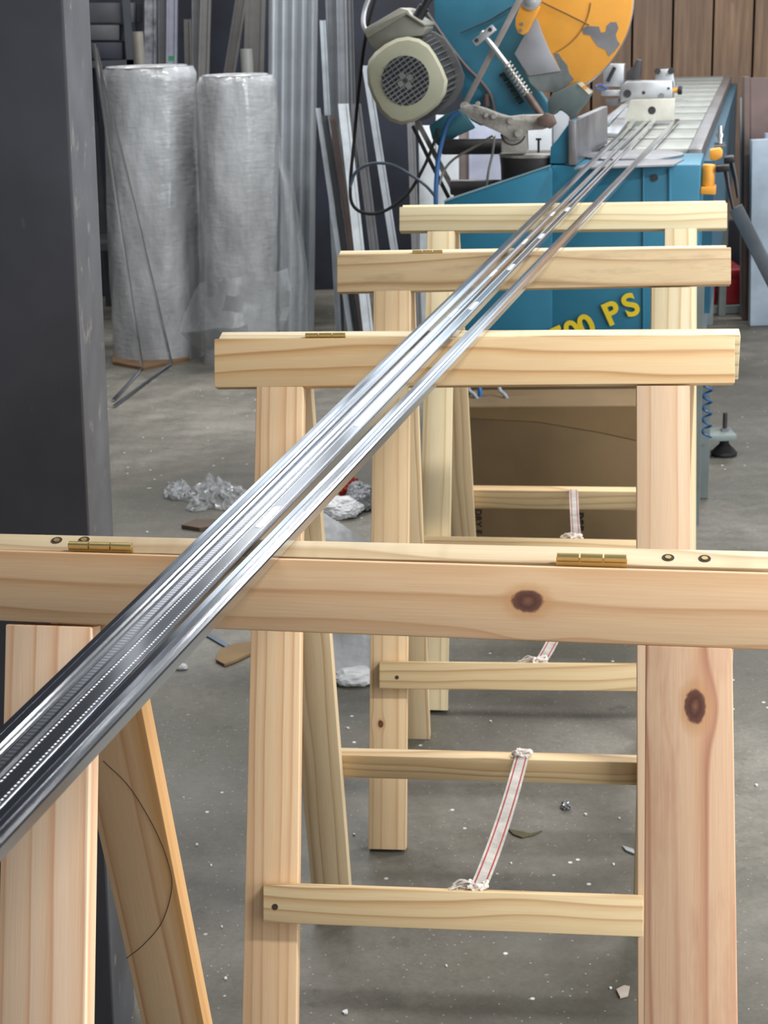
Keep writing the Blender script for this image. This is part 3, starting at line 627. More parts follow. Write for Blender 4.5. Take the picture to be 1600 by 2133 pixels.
p = M(967, 221, .09); MB().cyl(p, p + MW*.03, 9/S, seg=16).build('pivot_pin', iron, saw)
b = MB(); b.tube(smooth_path([M(888, 25, .2), M(912, 60, .205), M(940, 100, .208), M(972, 140, .208), (M(1000, 168, .208)), M(1022, 198, .208), M(1030, 232, .205)], 6), .0045, 8); b.build('brake_cable', mat('cable_brown', (96, 88, 86), .6), saw)
b = MB(); b.tube([M(1012, 196, .205), M(1014, 222, .205)], .008, 10); b.build('cable_end', rust, saw)
# spring rod
tb = plate('rod_bracket', [(983, 85), (1024, 51), (1034, 63), (992, 97)], .07, .02, alu, saw, .002)
for x, y in ((993, 84), (1021, 62)):
    p = M(x, y, .069); MB().cyl(p, p - MW*.002, 4.5/S, seg=12).build('bolt_hole', irond, tb)
MB().cyl(M(1003, 66, .08), M(1060, 140, .08), 6/S, seg=16).cyl(M(1060, 140, .08), M(1130, 236, .08), 3.6/S, seg=12).build('push_rod', alu, saw)
a0, a1 = M(1056, 134, .08), M(1100, 198, .08); dd = (a1 - a0).normalized(); e1 = dd.cross(MW).normalized(); e2 = dd.cross(e1)
pts = [a0.lerp(a1, i/144) + (e1*math.cos(2*PI*i/16) + e2*math.sin(2*PI*i/16))*.0105 for i in range(145)]
MB().tube(pts, .0021, 6).build('coil_spring', iron, saw)
MB().cyl(M(1098, 196, .08), M(1128, 240, .08), 8/S, seg=14).build('threaded_sleeve', rust, saw)
b = MB(); rnd = random.Random(5)
for i in range(46):
    t_ = i/45; s0 = M(lerp(1050, 1092, t_), lerp(150, 212, t_), .215); b.tube([s0, s0 - e1*(-1)*0 + (M(lerp(1050, 1092, t_) - rnd.uniform(7, 12), lerp(150, 212, t_) + rnd.uniform(3, 7), .205) - s0)], .0012, 4)
b.build('dust_brush', rubber, saw)
plate('spray_block', [(1140, 212), (1150, 196), (1172, 186), (1202, 171), (1234, 192), (1222, 212), (1192, 250), (1180, 238), (1166, 228), (1156, 240), (1144, 236)], .09, .05, mat('slate_plastic', (84, 96, 96), .55), saw, .004)
plate('warning_label', [(1203, 174), (1212, 170), (1234, 192), (1227, 197)], .0885, .0012, mat('label_white_orange', (226, 214, 190), .5), saw)
plate('warning_label_band', [(1212, 181), (1219, 177), (1225, 183), (1218, 187)], .0878, .0008, orange, saw)

# motor
mk = -.02
out = [(764, 147), (768, 126), (782, 108), (802, 92), (826, 80), (850, 76), (874, 81), (894, 94), (908, 114), (922, 140), (933, 168), (929, 195), (914, 218), (890, 238), (862, 254), (836, 260), (812, 252), (792, 233), (776, 203), (766, 175)]
cx, cy = 848, 168
def oring(sc_, k, dx=0, dy=0): return [M(cx + dx + (x - cx)*sc_, cy + dy + (y - cy)*sc_, k) for x, y in out]
beige = mat('motor_beige', (160, 160, 140), .45, var=.06)
mot = MB(); mot.loft([oring(1.0, mk + .07), oring(1.0, mk + .02), oring(.975, mk + .004), oring(.92, mk - .006), oring(.6, mk - .012)], True)
mcap = mot.build('fan_cowl', beige, saw, angle=40)
g0 = M(845, 168, mk - .0125); gr = 51/S
MB().cyl(g0, g0 - MW*.001, gr, seg=40).build('grille_opening', mat('grille_dark', (34, 38, 46), .7), mcap)
th = math.radians(33); gx = MU*math.cos(th) + Vector((0, 0, 1))*math.sin(th); gy = gx.cross(MW)
b = MB()
for i in range(-5, 6):
    o_ = i*gr/5.6; hl = math.sqrt(max(gr*gr - o_*o_, 0)); b.box(g0 - MW*.0025 + gy*o_, gx, gy, MW, hl, .0014, .0012)
for i in range(-4, 5):
    o_ = i*gr/4.6; hl = math.sqrt(max(gr*gr - o_*o_, 0)); b.box(g0 - MW*.0014 + gx*o_, gy, gx, MW, hl, .0007, .0004)
b.box(g0 - MW*.003, gx, gy, MW, gr*.34, gr*.12, .001); b.box(g0 - MW*.003, gy, gx, MW, gr*.34, gr*.12, .001)
b.build('grille', mat('grille_metal', (140, 142, 140), .4, .5), mcap)
MB().cyl(g0 - MW*.004, g0 - MW*.0047, gr*.07, seg=12).build('grille_screw', irond, mcap)
MB().loft([oring(.9, mk + .071, 4, -2), oring(.9, mk + .20, 26, -12)], True).build('motor_body', irond, saw)
b = MB(); n = 40
ra, rb_ = oring(.90, mk + .073, 4, -2), oring(.90, mk + .195, 25, -12); ca, cb = M(cx + 4, cy - 2, mk + .073), M(cx + 25, cy - 12, mk + .195)
for i in range(n):
    f_ = i/n*len(out); j = int(f_); t_ = f_ - j; pa = ra[j].lerp(ra[(j+1) % 20], t_); pb = rb_[j].lerp(rb_[(j+1) % 20], t_)
    r_ = (pa - ca).normalized(); mid = (pa + pb)/2 + r_*.001; b.box(mid, pb - pa, r_, (pb - pa).cross(r_), (pb - pa).length/2, .006, .0012)
b.build('cooling_fins', mat('fin_grey', (96, 98, 98), .5, .2), saw)
MB().loft([oring(1.04, mk + .196, 30, -10), oring(1.04, mk + .21, 32, -11)], True).build('motor_flange', mat('flange_grey', (104, 104, 106), .5, .2), saw)
MB().cyl(M(885, 150, mk + .21), M(905, 150, .22), .05, seg=24).build('motor_mount', irond, saw)
jb = plate('junction_box', [(763, 78), (846, 26), (874, 44), (889, 58), (880, 74), (850, 78), (800, 98), (786, 108), (772, 96)], mk + .05, .10, mat('box_grey', (124, 124, 116), .45, .2), saw, .004)
plate('junction_box_lid', [(758, 66), (762, 58), (834, 16), (850, 20), (856, 30), (888, 50), (886, 56), (846, 30), (764, 80)], mk + .04, .12, mat('box_lid_grey', (140, 140, 130), .4, .2), jb, .003)
MB().cyl(M(868, 40, mk + .06), M(884, 14, mk + .06), 12/S, seg=16).cyl(M(884, 14, mk + .06), M(892, -2, mk + .06), 8/S, seg=16).build('cable_gland', black, jb)
MB().tube(smooth_path([M(888, 6, mk + .06), M(905, -20, mk + .07), M(900, -70, mk + .1)], 6), .008, 8).build('motor_lead', black, jb)
b = MB(); b.tube(smooth_path([M(765, 68, mk + .07), M(757, 50, .05), M(760, 20, .06), M(775, -20, .06)], 6), .006, 6); b.build('wrapped_lead', mat('silver_tape', (206, 208, 214), .3, .4), jb)

# lettering on the cabinet
def text(body, size, loc, xdir, up, m, parent, name='lettering', ext=.0008, off=.0, align='LEFT', spc=1.05):
    cu = bpy.data.curves.new(name, 'FONT'); cu.body = body; cu.size = size; cu.extrude = ext; cu.offset = off; cu.align_x = align; cu.space_character = spc
    tmp = bpy.data.objects.new(name, cu); COL.objects.link(tmp)
    bpy.context.view_layer.update()
    me = bpy.data.meshes.new_from_object(tmp.evaluated_get(bpy.context.evaluated_depsgraph_get()))
    COL.objects.unlink(tmp); bpy.data.objects.remove(tmp)
    me.materials.clear(); me.materials.append(m)
    X = xdir.normalized(); Y = (up - X*up.dot(X)).normalized(); Z = X.cross(Y)
    fr = Matrix(((X.x, Y.x, Z.x, loc.x), (X.y, Y.y, Z.y, loc.y), (X.z, Y.z, Z.z, loc.z), (0, 0, 0, 1)))
    o = bpy.data.objects.new(name, me); COL.objects.link(o); o.parent = parent; o.matrix_local = W4(parent).inverted() @ fr
    o['_w'] = [v for r in fr for v in r]; return o
a_ = math.radians(24.5); tx = MU*math.cos(a_) + Vector((0, 0, 1))*math.sin(a_); ty = -MU*math.sin(a_) + Vector((0, 0, 1))*math.cos(a_)
yl = mat('yellow_lettering', (226, 200, 40), .5, var=.04)
text('PS', .076, M(1268, 679, -.0075), tx, ty, yl, body, off=.0022, spc=1.32)
text('500', .076, M(1245, 692, -.0075), tx, ty, yl, body, off=.0022, align='RIGHT', spc=.95)

# air clamp at the right of the table
cl = thing('air_clamp', 'yellow air clamp with black levers on the right end of the saw', 'clamp', tuple(atz(1478, 405, zt - .06)))
def CM(px, py, k=.02): return M(px, py, k)
MB().prism([CM(x, y, .06) for x, y in ((1478, 312), (1500, 309), (1506, 316), (1504, 330), (1490, 336), (1478, 333))], MW*.04).build('clamp_head', orange, cl, bevel=.004)
MB().cyl(CM(1477, 342), CM(1474, 388), 14/S, seg=20).build('cylinder', orange, cl, bevel=.004)
MB().prism([CM(x, y, 0) for x, y in ((1460, 390), (1492, 387), (1491, 406), (1458, 405))], MW*.04).build('clamp_base', orange, cl, bevel=.003)
MB().prism([CM(x, y, .0) for x, y in ((1491, 346), (1520, 344), (1520, 357), (1491, 360))], MW*.05).build('pivot_head', black, cl, bevel=.003)
MB().prism([CM(x, y, .05) for x, y in ((1508, 328), (1529, 326), (1532, 338), (1508, 342))], MW*.05).build('pivot_head', black, cl, bevel=.003)
MB().tube([CM(1512, 350, .02), CM(1518, 390, .02), CM(1528, 436, .01)], [.007, .005, .004], 8).build('lever', black, cl)
MB().tube([CM(1524, 336, .08), CM(1532, 370, .08), CM(1538, 412, .07)], [.008, .006, .004], 8).build('lever', black, cl)
MB().cyl(CM(1500, 306, .16), CM(1500, 262, .16), 6/S, seg=14).cyl(CM(1500, 285, .16), CM(1500, 278, .16), 9/S, seg=14).cyl(CM(1488, 303, .16), CM(1512, 302, .16), 7/S, seg=12).build('chrome_spindle', chrome('chrome_spindle', 0), cl)
# slanting dark handle
hb = MB(); A = M(1532, 432, .25); B = M(1618, 600, .18); dv = B - A
hb.box((A + B)/2, dv, MW, dv.cross(MW), dv.length/2, .006, 15/850)
tag(hb.build('handle_bar', mat('slate_steel', (78, 84, 90), .4, .3), bevel=.002), 'slanting dark grey flat bar at the right edge behind the black levers', 'bar')

# slatted outfeed table
st = thing('slatted_table', 'long grey slatted outfeed table running back from the saw to the board wall', 'table', tuple(atz(1300, 250, 0)))
ZS = .88
R0 = atz(1462, 310, ZS); R1 = atz(1524, 157, ZS); dirT = (R1 - R0).normalized(); LT = (R1 - R0).length; lat = Vector((0, 0, 1)).cross(dirT)
slat = mat('slat_sheet', (150, 154, 150), .5, .1, var=.1, scale=4, c2=(126, 120, 112), mscale=6)
n = 12; pitch = LT/n
for i in range(n):
    a = R0 + dirT*(pitch*i + .012) + lat*.035; c = a + dirT*(pitch - .06)
    MB().prism([a, c, c + lat*.30, a + lat*.30], (0, 0, -.018)).build('slat', slat, st, bevel=.002)
q = [R0 + lat*.02, R1 + lat*.02, R1 + lat*.345, R0 + lat*.345]; MB().prism([v + Vector((0, 0, -.09)) for v in q], (0, 0, -.004)).build('under_tray', black, st)  # black sheet added under the slats so the gaps look shaded
rail = mat('table_rail', (140, 138, 140), .35, .5)
for off in (.0, .335):
    MB().prism([R0 + lat*off, R1 + lat*off, R1 + lat*(off + .034), R0 + lat*(off + .034)], (0, 0, -.05)).build('side_rail', rail, st, bevel=.002)
MB().prism([R0 + dirT*.1 - lat*.001 + Vector((0, 0, -.04)), R1 - lat*.001 + Vector((0, 0, -.04)), R1 - lat*.001 + Vector((0, 0, -.45)), R0 + dirT*.1 - lat*.001 + Vector((0, 0, -.45))], -lat*.03).build('side_panel', mat('teal_side_panel', (38, 88, 112), .45), st)
for k in (.25, .5, .96):
    c = R0 + dirT*LT*k
    for off in (.03, .34):
        cc_ = c + lat*off; cc_.z = (ZS - .05)/2; MB().box(cc_, (1, 0, 0), (0, 1, 0), (0, 0, 1), .02, .02, (ZS - .05)/2 - .001).build('table_leg', gpaint, st)

# length stop on the slatted table
K = 1.42
ls = thing('length_stop', 'silver length stop unit with knob sitting on the slatted table', 'stop', tuple(atz(1340, 255, ZS + .001)))
def lp(name, pts, k, t, m, parent=ls, bevel=.002): return plate(name, pts, k, t, m, parent, bevel)
fp = lp('stop_plate', [(1313, 208), (1407, 205), (1404, 252), (1302, 254)], K - .06, .012, mat('pale_plate', (196, 196, 184), .45, .2))
p = M(1358, 230, K - .06); MB().cyl(p, p - MW*.001, 8/650, seg=18).build('plate_hole', irond, fp)
bb = lp('carriage', [(1292, 184), (1303, 170), (1400, 170), (1402, 207), (1312, 208), (1292, 214)], K, .10, alu, bevel=.004)
for x, y, r in ((1307, 195, 8), (1341, 193, 3.5), (1378, 200, 6), (1393, 184, 2.5)):
    p = M(x, y, K); MB().cyl(p, p - MW*.003, r/650, seg=16).build('screw', irond if r != 6 else steelp, bb)
lp('side_arm', [(1252, 188), (1294, 188), (1294, 200), (1252, 200)], K + .02, .04, alu)
lp('lower_arm', [(1262, 208), (1290, 205), (1290, 222), (1262, 218)], K + .02, .05, mat('grey_block', (110, 112, 116), .4, .4))
lp('upright_box', [(1257, 134), (1300, 134), (1298, 180), (1256, 180)], K + .06, .08, alu)
MB().cyl(M(1281, 140, K + .055), M(1266, 170, K + .055), 4/650, seg=10).build('locking_lever', black, ls)
lp('dark_bracket', [(1303, 165), (1306, 150), (1320, 136), (1325, 124), (1336, 126), (1334, 162), (1318, 168)], K + .1, .05, irond)
MB().cyl(M(1402, 188, K + .04), M(1412, 188, K + .04), 5/650, seg=14).build('knob_shaft', orange, ls)
MB().cyl(M(1412, 188, K + .04), M(1421, 188, K + .04), 9/650, seg=18).build('knob', black, ls, bevel=.002)
MB().tube(smooth_path([M(1262, 184, K), M(1250, 176, K - .02), M(1240, 182, K - .03), M(1254, 188, K), M(1268, 184, K)], 5), .003, 6).build('air_tube', mat('blue_tube', (62, 92, 150), .4), ls)
fs = thing('rail_carriage', 'small silver roller carriage at the far end of the slatted table', 'carriage', tuple(atz(1386, 172, ZS + .001)))
K2 = 2.7
lp2 = lambda nm, pts, k, t, m: plate(nm, pts, k, t, m, fs, .003)
lp2('carriage_body', [(1360, 184), (1368, 146), (1400, 144), (1408, 182)], K2, .08, alu)
for x in (1370, 1398):
    p = M(x, 148, K2 - .01); MB().cyl(p, p - MW*.02, 6/500, seg=16).build('wheel', irond, fs)
for i, (p0, p1, w) in enumerate((((1264, 262), (1302, 224), .012), ((1272, 286), (1316, 232), .022))):
    a = atz(*p0, ZS + .002); c = atz(*p1, ZS + .002); dv = (c - a)
    o = MB().box((a + c)/2 + Vector((0, 0, .006)), dv, lat, (0, 0, 1), dv.length/2, w, .006).build('offcut_strip', alu, bevel=.001)
    tag(o, ['narrow shiny metal offcut beside the saw fence', 'wide shiny metal offcut beside the saw fence'][i], 'metal offcut')

# ------------------------------------------------------------------ cables and hoses near the saw
def hose(name, label, pts, r, m, cat='cable'):
    return tag(MB().tube(smooth_path(pts, 8), r, 8).build(name, m), label, cat)
hose('power_cable', 'black power cable hanging beside the motor and curling round in a loop', [M(800, -60, .1), M(765, 60, .1), M(748, 180, .1), M(738, 290, .1), M(730, 380, .1), M(734, 425, .1), M(760, 444, .1), M(800, 440, .1), M(848, 405, .1), M(882, 350, .1), M(903, 300, .1), M(912, 268, .12)], .0042, rubber)
hose('looped_cable', 'dark cable arching left from below the teal flap to the black loop', [M(729, 390, .08), M(742, 358, .08), M(775, 341, .08), M(815, 343, .08), M(852, 362, .08), M(885, 385, .08), M(906, 408, .09)], .004, mat('cable_slate', (60, 70, 84), .5))
hose('air_hose', 'bright blue air hose running down beside the black support tubes', [M(956, 234, .1), M(936, 250, .1), M(922, 290, .1), M(912, 340, .1), M(908, 400, .1), M(908, 440, .1)], .0058, mat('blue_hose', (58, 104, 160), .4), 'hose')
hose('grey_cable', 'thin grey cable slanting from the casting towards the blue hose', [M(1028, 282, .01), M(985, 308, .06), M(945, 332, .09), M(925, 356, .1), M(915, 385, .1)], .0032, mat('cable_grey', (140, 140, 134), .5))
hose('grey_cable', 'thin grey cable hanging straight down from the casting', [M(1030, 284, .02), M(1026, 320, .05), M(1018, 355, .06), M(1012, 400, .08)], .0032, mat('cable_grey', (140, 140, 134), .5))
# coiled hose on the right of the stand
pts = []
for i in range(0, 14*12):
    t_ = i/(14*12); base = atd(1478 - 6*t_, lerp(690, 912, t_), 4.02); a_ = t_*2*PI*9
    pts.append(base + Vector((math.cos(a_)*.011, math.sin(a_)*.011, 0)))
tag(MB().tube(pts, .0028, 6).build('coiled_air_hose', mat('dark_blue_hose', (30, 78, 128), .4)), 'dark blue coiled air hose hanging by the right side of the saw stand', 'hose')

# ------------------------------------------------------------------ cardboard
def card_mat(name, c): return mat(name, c, .8, 0, var=.1, scale=3, bump=.15)
BP = atd(1150, 950, 3.60)
def BX(px, py, k=0.0): return onpl(px, py, BP + MW*k, MW)
bx = thing('cardboard_box', 'brown cardboard box with black lettering standing before the saw base', 'box', tuple(BX(1150, 1150).xy) + (0,))
tl, tr = BX(962, 846), BX(1432, 843)
card = card_mat('cardboard', (116, 96, 68)); cardd = card_mat('cardboard_darker', (98, 80, 56))
bz = BX(1150, 1050).z
carton = MB().prism([tl, tr, col(tr, .002), col(tl, .002)], MW*.17).build('carton', card, bx, bevel=.004)
MB().prism([tl + Vector((0, 0, -.002)) - MW*.003, tr + Vector((0, 0, -.002)) - MW*.003, BX(1432, 940, -.003), BX(1250, 900, -.003), BX(1120, 878, -.003), BX(962, 870, -.003)], MW*.0028).build('top_flap', card_mat('cardboard_lighter', (124, 102, 70)), bx)
bl = mat('black_print', (26, 24, 24), .7)
down = Vector((0, 0, -1))
text('per', .031, BX(1203, 1067, -.0012), down, MU, bl, carton, name='printed_word', ext=.0004, off=.001)
text('DRY E', .022, BX(990, 1060, -.0012), down, MU, bl, carton, name='printed_word', ext=.0004, off=.0004)
MB().prism([onpl(x, y, BP + MW*.2, MW) for x, y in ((968, 740), (1440, 735), (1440, 1000), (968, 1000))], MW*.02).build('cardboard_sheet', cardd, bevel=.002)
o = bpy.data.objects['cardboard_sheet']; tag(o, 'darker cardboard sheet standing behind the lettered box under the saw', 'cardboard')
for a, c, lab in (((1040, 806), (1066, 850), 'grey flex dangling over the cardboard box'), ((976, 806), (1004, 850), 'pale flex dangling at the left corner of the cardboard box')):
    hose('flex', lab, [BX(a[0], a[1] - 60, .12), BX(a[0], a[1], .10), BX((a[0] + c[0])/2, (a[1] + c[1])/2 - 4, .08), BX(*c, .08)], .0045, mat('flex_grey', (130, 140, 150), .45))
hose('blue_flex', 'short blue hose end at the left corner of the cardboard box', [BX(988, 780, .1), BX(998, 806, .1), BX(1000, 826, .1), BX(992, 842, .1)], .006, mat('blue_flex', (40, 100, 150), .45), 'hose')

# ------------------------------------------------------------------ bubble wrap rolls
def wrap_mat(name, c, alpha=1.0):
    s = NT(name); v = s.tc.outputs['Object']
    mp = s.n('ShaderNodeMapping'); s.t.links.new(v, mp.inputs[0]); mp.inputs['Scale'].default_value = (1, 1, .45); mp.inputs['Rotation'].default_value = (0, .9, 0)
    f = s.noise(mp.outputs[0], 9, 6, .6)
    colr = s.ramp(f, [(0.3, tuple(x*.86 for x in c)), (.7, tuple(min(255, x*1.1) for x in c))])
    mp2 = s.n('ShaderNodeMapping'); s.t.links.new(v, mp2.inputs[0]); mp2.inputs['Rotation'].default_value = (0, -.45, 0); mp2.inputs['Scale'].default_value = (.3, .3, 1)
    h = s.math('ADD', s.math('MULTIPLY', s.noise(mp2.outputs[0], 70, 2, .5), .3), s.math('MULTIPLY', s.noise(mp.outputs[0], 3.2, 5, .55), 5.0))
    s.bump(h, .8, .010)
    kw = dict(Alpha=alpha) if alpha < 1 else {}
    kw['Coat Weight'] = .7; kw['Coat Roughness'] = .12; m = s.fin(colr, .3, 0, **kw); return m
wrapm = wrap_mat('bubble_film', (172, 175, 179)); filmm = wrap_mat('loose_film', (196, 200, 204), .38)
def roll(label, px0, px1, pyt, base, d, seedn, lean=0.0):
    bl_ = base; r = abs(atd(px1, pyt, d).x - atd(px0, pyt, d).x)/2; topc = atd((px0 + px1)/2, pyt, d)
    t = thing('bubble_wrap_roll', label, 'roll', (bl_.x, bl_.y, 0), 'standing bubble wrap rolls')
    mb = MB(); rings = []; n = 64; m = 46
    for j in range(m + 1):
        z = j/m; c = Vector((lerp(bl_.x, topc.x, z), lerp(bl_.y, topc.y, z), topc.z*z))
        rr_ = r*(1 + .03*math.sin(z*5 + seedn)); ring = []
        for i in range(n):
            a_ = 2*PI*i/n; p = Vector((math.cos(a_)*2, math.sin(a_)*2, z*3 + seedn)); k = 1 + .05*noise.noise(p) + .025*noise.noise(p*3.3)
            if j == m: k *= .93
            ring.append(c + Vector((math.cos(a_)*rr_*k, math.sin(a_)*rr_*k, 0)))
        rings.append(ring)
    mb.loft(rings, True); mb.build('rolled_film', wrapm, t, angle=60)
    top = topc + Vector((0, 0, .001)); b = MB()
    pts = [top + Vector((math.cos(a_*.4)*r*(.2 + .75*a_/60), math.sin(a_*.4)*r*(.2 + .75*a_/60), .001)) for a_ in range(61)]
    b.tube(pts, .004, 5); b.build('spiral_edge', wrapm, t)
    MB().cyl(top, top + Vector((0, 0, .004)), r*.18, seg=20).build('cardboard_core', mat('core_brown', (120, 100, 78), .8), t)
    return t, topc, r
c1 = atz(318, 760, 0); c1.y += .21
roll('left standing roll of crinkled bubble wrap on a scrap of wood', 210, 410, 140, c1, 6.22, 1.0)
c2 = atz(500, 752, 0); c2.y += .02
t2, tc2, r2_ = roll('right standing roll of bubble wrap with loose film around its foot', 412, 575, 158, c2, 6.05, 4.0)
b = MB(); rows = []
prof = [((415, 590), (600, 560)), ((398, 620), (606, 600)), ((384, 655), (604, 640)), ((372, 690), (598, 668)), ((398, 720), (585, 690)), ((440, 752), (560, 706))]
for j, (l, r_) in enumerate(prof):
    row = []
    for i in range(15):
        u_ = i/14; p = atd(lerp(l[0], r_[0], u_), lerp(l[1], r_[1], u_), 6.0 - .14*math.sin(PI*u_) + .12*j/5*0); p += Vector((0, noise.noise(p*14)*.05, noise.noise(p*9)*.02)); p.z = max(p.z, .01); row.append(p)
    rows.append(row)
b.loft(rows, False, closed=False); b.build('loose_film', filmm, t2)
b = MB(); rows = []
for j in range(13):
    v_ = j/12; row = []
    for i in range(7):
        u_ = i/6; xr = 572 + 60*min(1, v_*1.4)*u_ + (10 if v_ > .3 else 0); p = atd(xr, lerp(215, 705, v_), 6.1 - .05*math.sin(u_*PI) + .10*u_); p += Vector((0, noise.noise(p*9)*.03, 0)); p.z = max(p.z, .01); row.append(p)
    rows.append(row)
b.loft(rows, False, closed=False); b.build('loose_flap', filmm, t2)
w0 = [atz(235, 760, 0), atz(300, 772, 0), atz(395, 752, 0), atz(392, 738, 0), atz(236, 742, 0)]
tag(MB().prism(w0, (0, 0, .012)).build('scrap_board', mat('scrap_wood', (120, 92, 66), .7, scale=12)), 'flat scrap of brown wood under the left bubble wrap roll', 'wood scrap')
wire = chrome('thin_aluminium_bar', 0)
tag(MB().tube([atd(196, 92, 5.6), atd(245, 430, 5.75), atz(296, 767, .006), atz(236, 834, .006)], .0065, 4, flat=.5).build('bent_metal_strip', wire), 'thin bent metal strip leaning left of the bubble wrap, its foot nearer the column', 'metal strip')
tag(MB().tube([atd(200, 100, 5.62), atd(280, 430, 5.8), atz(357, 757, .006), atz(238, 846, .006)], .0065, 4, flat=.5).build('bent_metal_strip', wire), 'thin bent metal strip crossing before the left bubble wrap roll', 'metal strip')

# ------------------------------------------------------------------ stock leaning at the back
def lean(name, label, top, bot, wpx, m, dt, db, t=.03, cat='profile', group=None, yaw=0.0, ext=-120, floor=True):
    """top/bot: pixel centres of the seen edges, extrapolated to floor and beyond the top"""
    a = atd(*top, dt); c = atd(*bot, db)
    if dt > 6.7: c = atd(*bot, dt - .035)
    k = (c - a)
    if floor: c = a + k*((a.z - .002)/(-k.z))
    if top[1] <= 0: a = a - k*(.5/abs(k.z))
    w = wpx/ (F_PX/(dt*math.cos(TILT))) ; X = Vector((math.cos(yaw), math.sin(yaw), 0)); L_ = (c - a)
    Yn = L_.cross(X).normalized()
    if Yn.y < 0: Yn = -Yn
    mb = MB(); lx = w/2
    # shallow channel section so that it reads as a profile
    sec = [(-lx, 0), (-lx*.6, 0), (-lx*.55, t*.25), (lx*.55, t*.25), (lx*.6, 0), (lx, 0), (lx, t), (-lx, t)]
    mb.loft([[a + X*u + Yn*v_ for u, v_ in sec], [c + X*u + Yn*v_ for u, v_ in sec]])
    o = mb.build(name, m, bevel=0.0)
    return tag(o, label, cat, group)
gA = mat('anodised_grey', (128, 132, 138), .4, .4); gB = mat('powder_grey', (104, 106, 110), .5); gC = mat('pale_powder_coat', (168, 176, 184), .45)
gD = mat('white_powder_coat', (214, 222, 230), .4); gE = mat('graphite_coat', (60, 64, 70), .45); gF = mat('brown_coat', (96, 84, 80), .5); gG = mat('lilac_white', (176, 182, 204), .45)
gT = mat('warm_grey_board', (98, 97, 96), .7); gL = mat('light_silver', (168, 176, 184), .4, .2)
G2 = 'stock profiles leaning behind the bubble wrap'
lean('stock_profile', 'plastic-wrapped silver profile just right of the dark boxes', (313, 0), (313, 130), 24, mat('wrapped_silver', (108, 110, 116), .3, .3, var=.3, scale=20), 7.0, 6.75, group=G2)
lean('stock_profile', 'plain grey profile behind the left bubble wrap roll', (337, 0), (338, 128), 16, gB, 7.05, 6.8, group=G2)
sp_ = lean('stock_profile', 'lilac-grey profile with a small green sticker near the roll top', (358, 0), (357, 128), 22, mat('lilac_grey', (122, 124, 140), .5), 7.0, 6.78, group=G2)
p = atd(357, 122, 6.77); MB().box(p, (1, 0, 0), (0, 0, 1), (0, 1, 0), .012, .01, .001).build('green_sticker', mat('sticker_green', (40, 120, 80), .5), sp_)
lean('stock_profile', 'short grey profile ending just above the left bubble wrap roll', (390, 40), (392, 150), 14, gT, 7.25, 6.8, group=G2)
lean('stock_profile', 'narrow grey profile left of the gap in the stock rack', (407, 0), (408, 150), 15, gB, 7.0, 6.75, group=G2)
lean('stock_profile', 'pale board on the left of the black gap in the rack', (428, 0), (424, 150), 22, gT, 6.95, 6.75, group=G2)
lean('stock_profile', 'grey board leaning to the right of the black gap', (502, 0), (478, 150), 24, gT, 7.36, 6.7, group=G2)
lean('stock_profile', 'wide grey board behind the right bubble wrap roll', (532, 0), (528, 155), 42, gT, 7.1, 6.85, group=G2)
p = atd(513, 102, 6.78); tag(MB().cyl((p.x, p.y, .002), (p.x, p.y, p.z), 12/480, seg=20).build('plastic_tube', mat('pale_tube', (140, 142, 138), .4)), 'pale upright plastic tube seen above the right bubble wrap roll', 'tube')
p = atd(286, 66, 6.7); tag(MB().cyl((p.x, p.y, .002), (p.x, p.y, p.z), 11/480, seg=20).build('plastic_tube', mat('pale_tube2', (118, 114, 108), .5)), 'brownish upright tube seen above the left bubble wrap roll', 'tube')
# dark storage boxes at top left
rk = thing('storage_rack', 'dark storage rack with boxes in the shade above the bubble wrap', 'rack', (atd(230, 60, 7.1).x, 7.1, 0))
for (x_a, x_b, y_a, y_b, m_) in ((170, 278, 6, 48, mat('box_slate', (66, 68, 74), .7)), (170, 248, 52, 84, mat('box_slate2', (78, 80, 84), .7)), (170, 255, 88, 124, mat('box_navy', (44, 46, 58), .7))):
    q = [atd(x_a, y_a, 7.0), atd(x_b, y_a, 7.0), atd(x_b, y_b, 7.0), atd(x_a, y_b, 7.0)]; MB().prism(q, (0, .3, 0)).build('rack_bin', m_, rk, bevel=.004)
pz = atd(170, 126, 7.0).z; pxa = atd(150, 100, 7.0).x; pxb = atd(278, 100, 7.0).x
for z_ in (.3, pz - .03): MB().abox(pxa, pxb, 6.98, 7.35, z_, z_ + .028).build('shelf', gE, rk)
for x_ in (pxa, pxb - .03):
    for y_ in (6.98, 7.32): MB().abox(x_, x_ + .03, y_, y_ + .03, .001, 1.6).build('upright', gE, rk)

# ribbed cladding sheet
a = atd(560, 0, 6.75); b_ = atd(662, 0, 6.75); c = atz(654, 690, 0); e = atz(556, 690, 0)
mb = MB(); n = 60; ring0 = []; ring1 = []
up_ = (a - e)*.35
for i in range(n + 1):
    u_ = i/n; w_ = .5 - .5*math.cos(u_*5.0*2*PI); w_ = w_**.6; dy = -.03*w_
    ring0.append(a.lerp(b_, u_) + up_ + Vector((0, dy, 0))); ring1.append(e.lerp(c, u_) + Vector((0, dy, .002)))
r0 = ring0 + [p + Vector((0, .004, 0)) for p in ring0[::-1]]; r1 = ring1 + [p + Vector((0, .004, 0)) for p in ring1[::-1]]
mb.loft([r0, r1]); tag(mb.build('ribbed_cladding_sheet', mat('cladding_silver', (166, 173, 180), .45, .1, var=.05), angle=30), 'tall silver ribbed cladding sheet leaning right of the bubble wrap', 'cladding')
G3 = 'profiles leaning between the cladding sheet and the saw'
lean('leaning_profile', 'slim pale profile right beside the cladding sheet', (672, 42), (682, 236), 12, gL, 6.5, 6.45, group=G3)
lean('leaning_profile', 'tall silver profile in the middle of the wrapped cluster', (688, 0), (696, 225), 20, gA, 6.55, 6.5, group=G3)
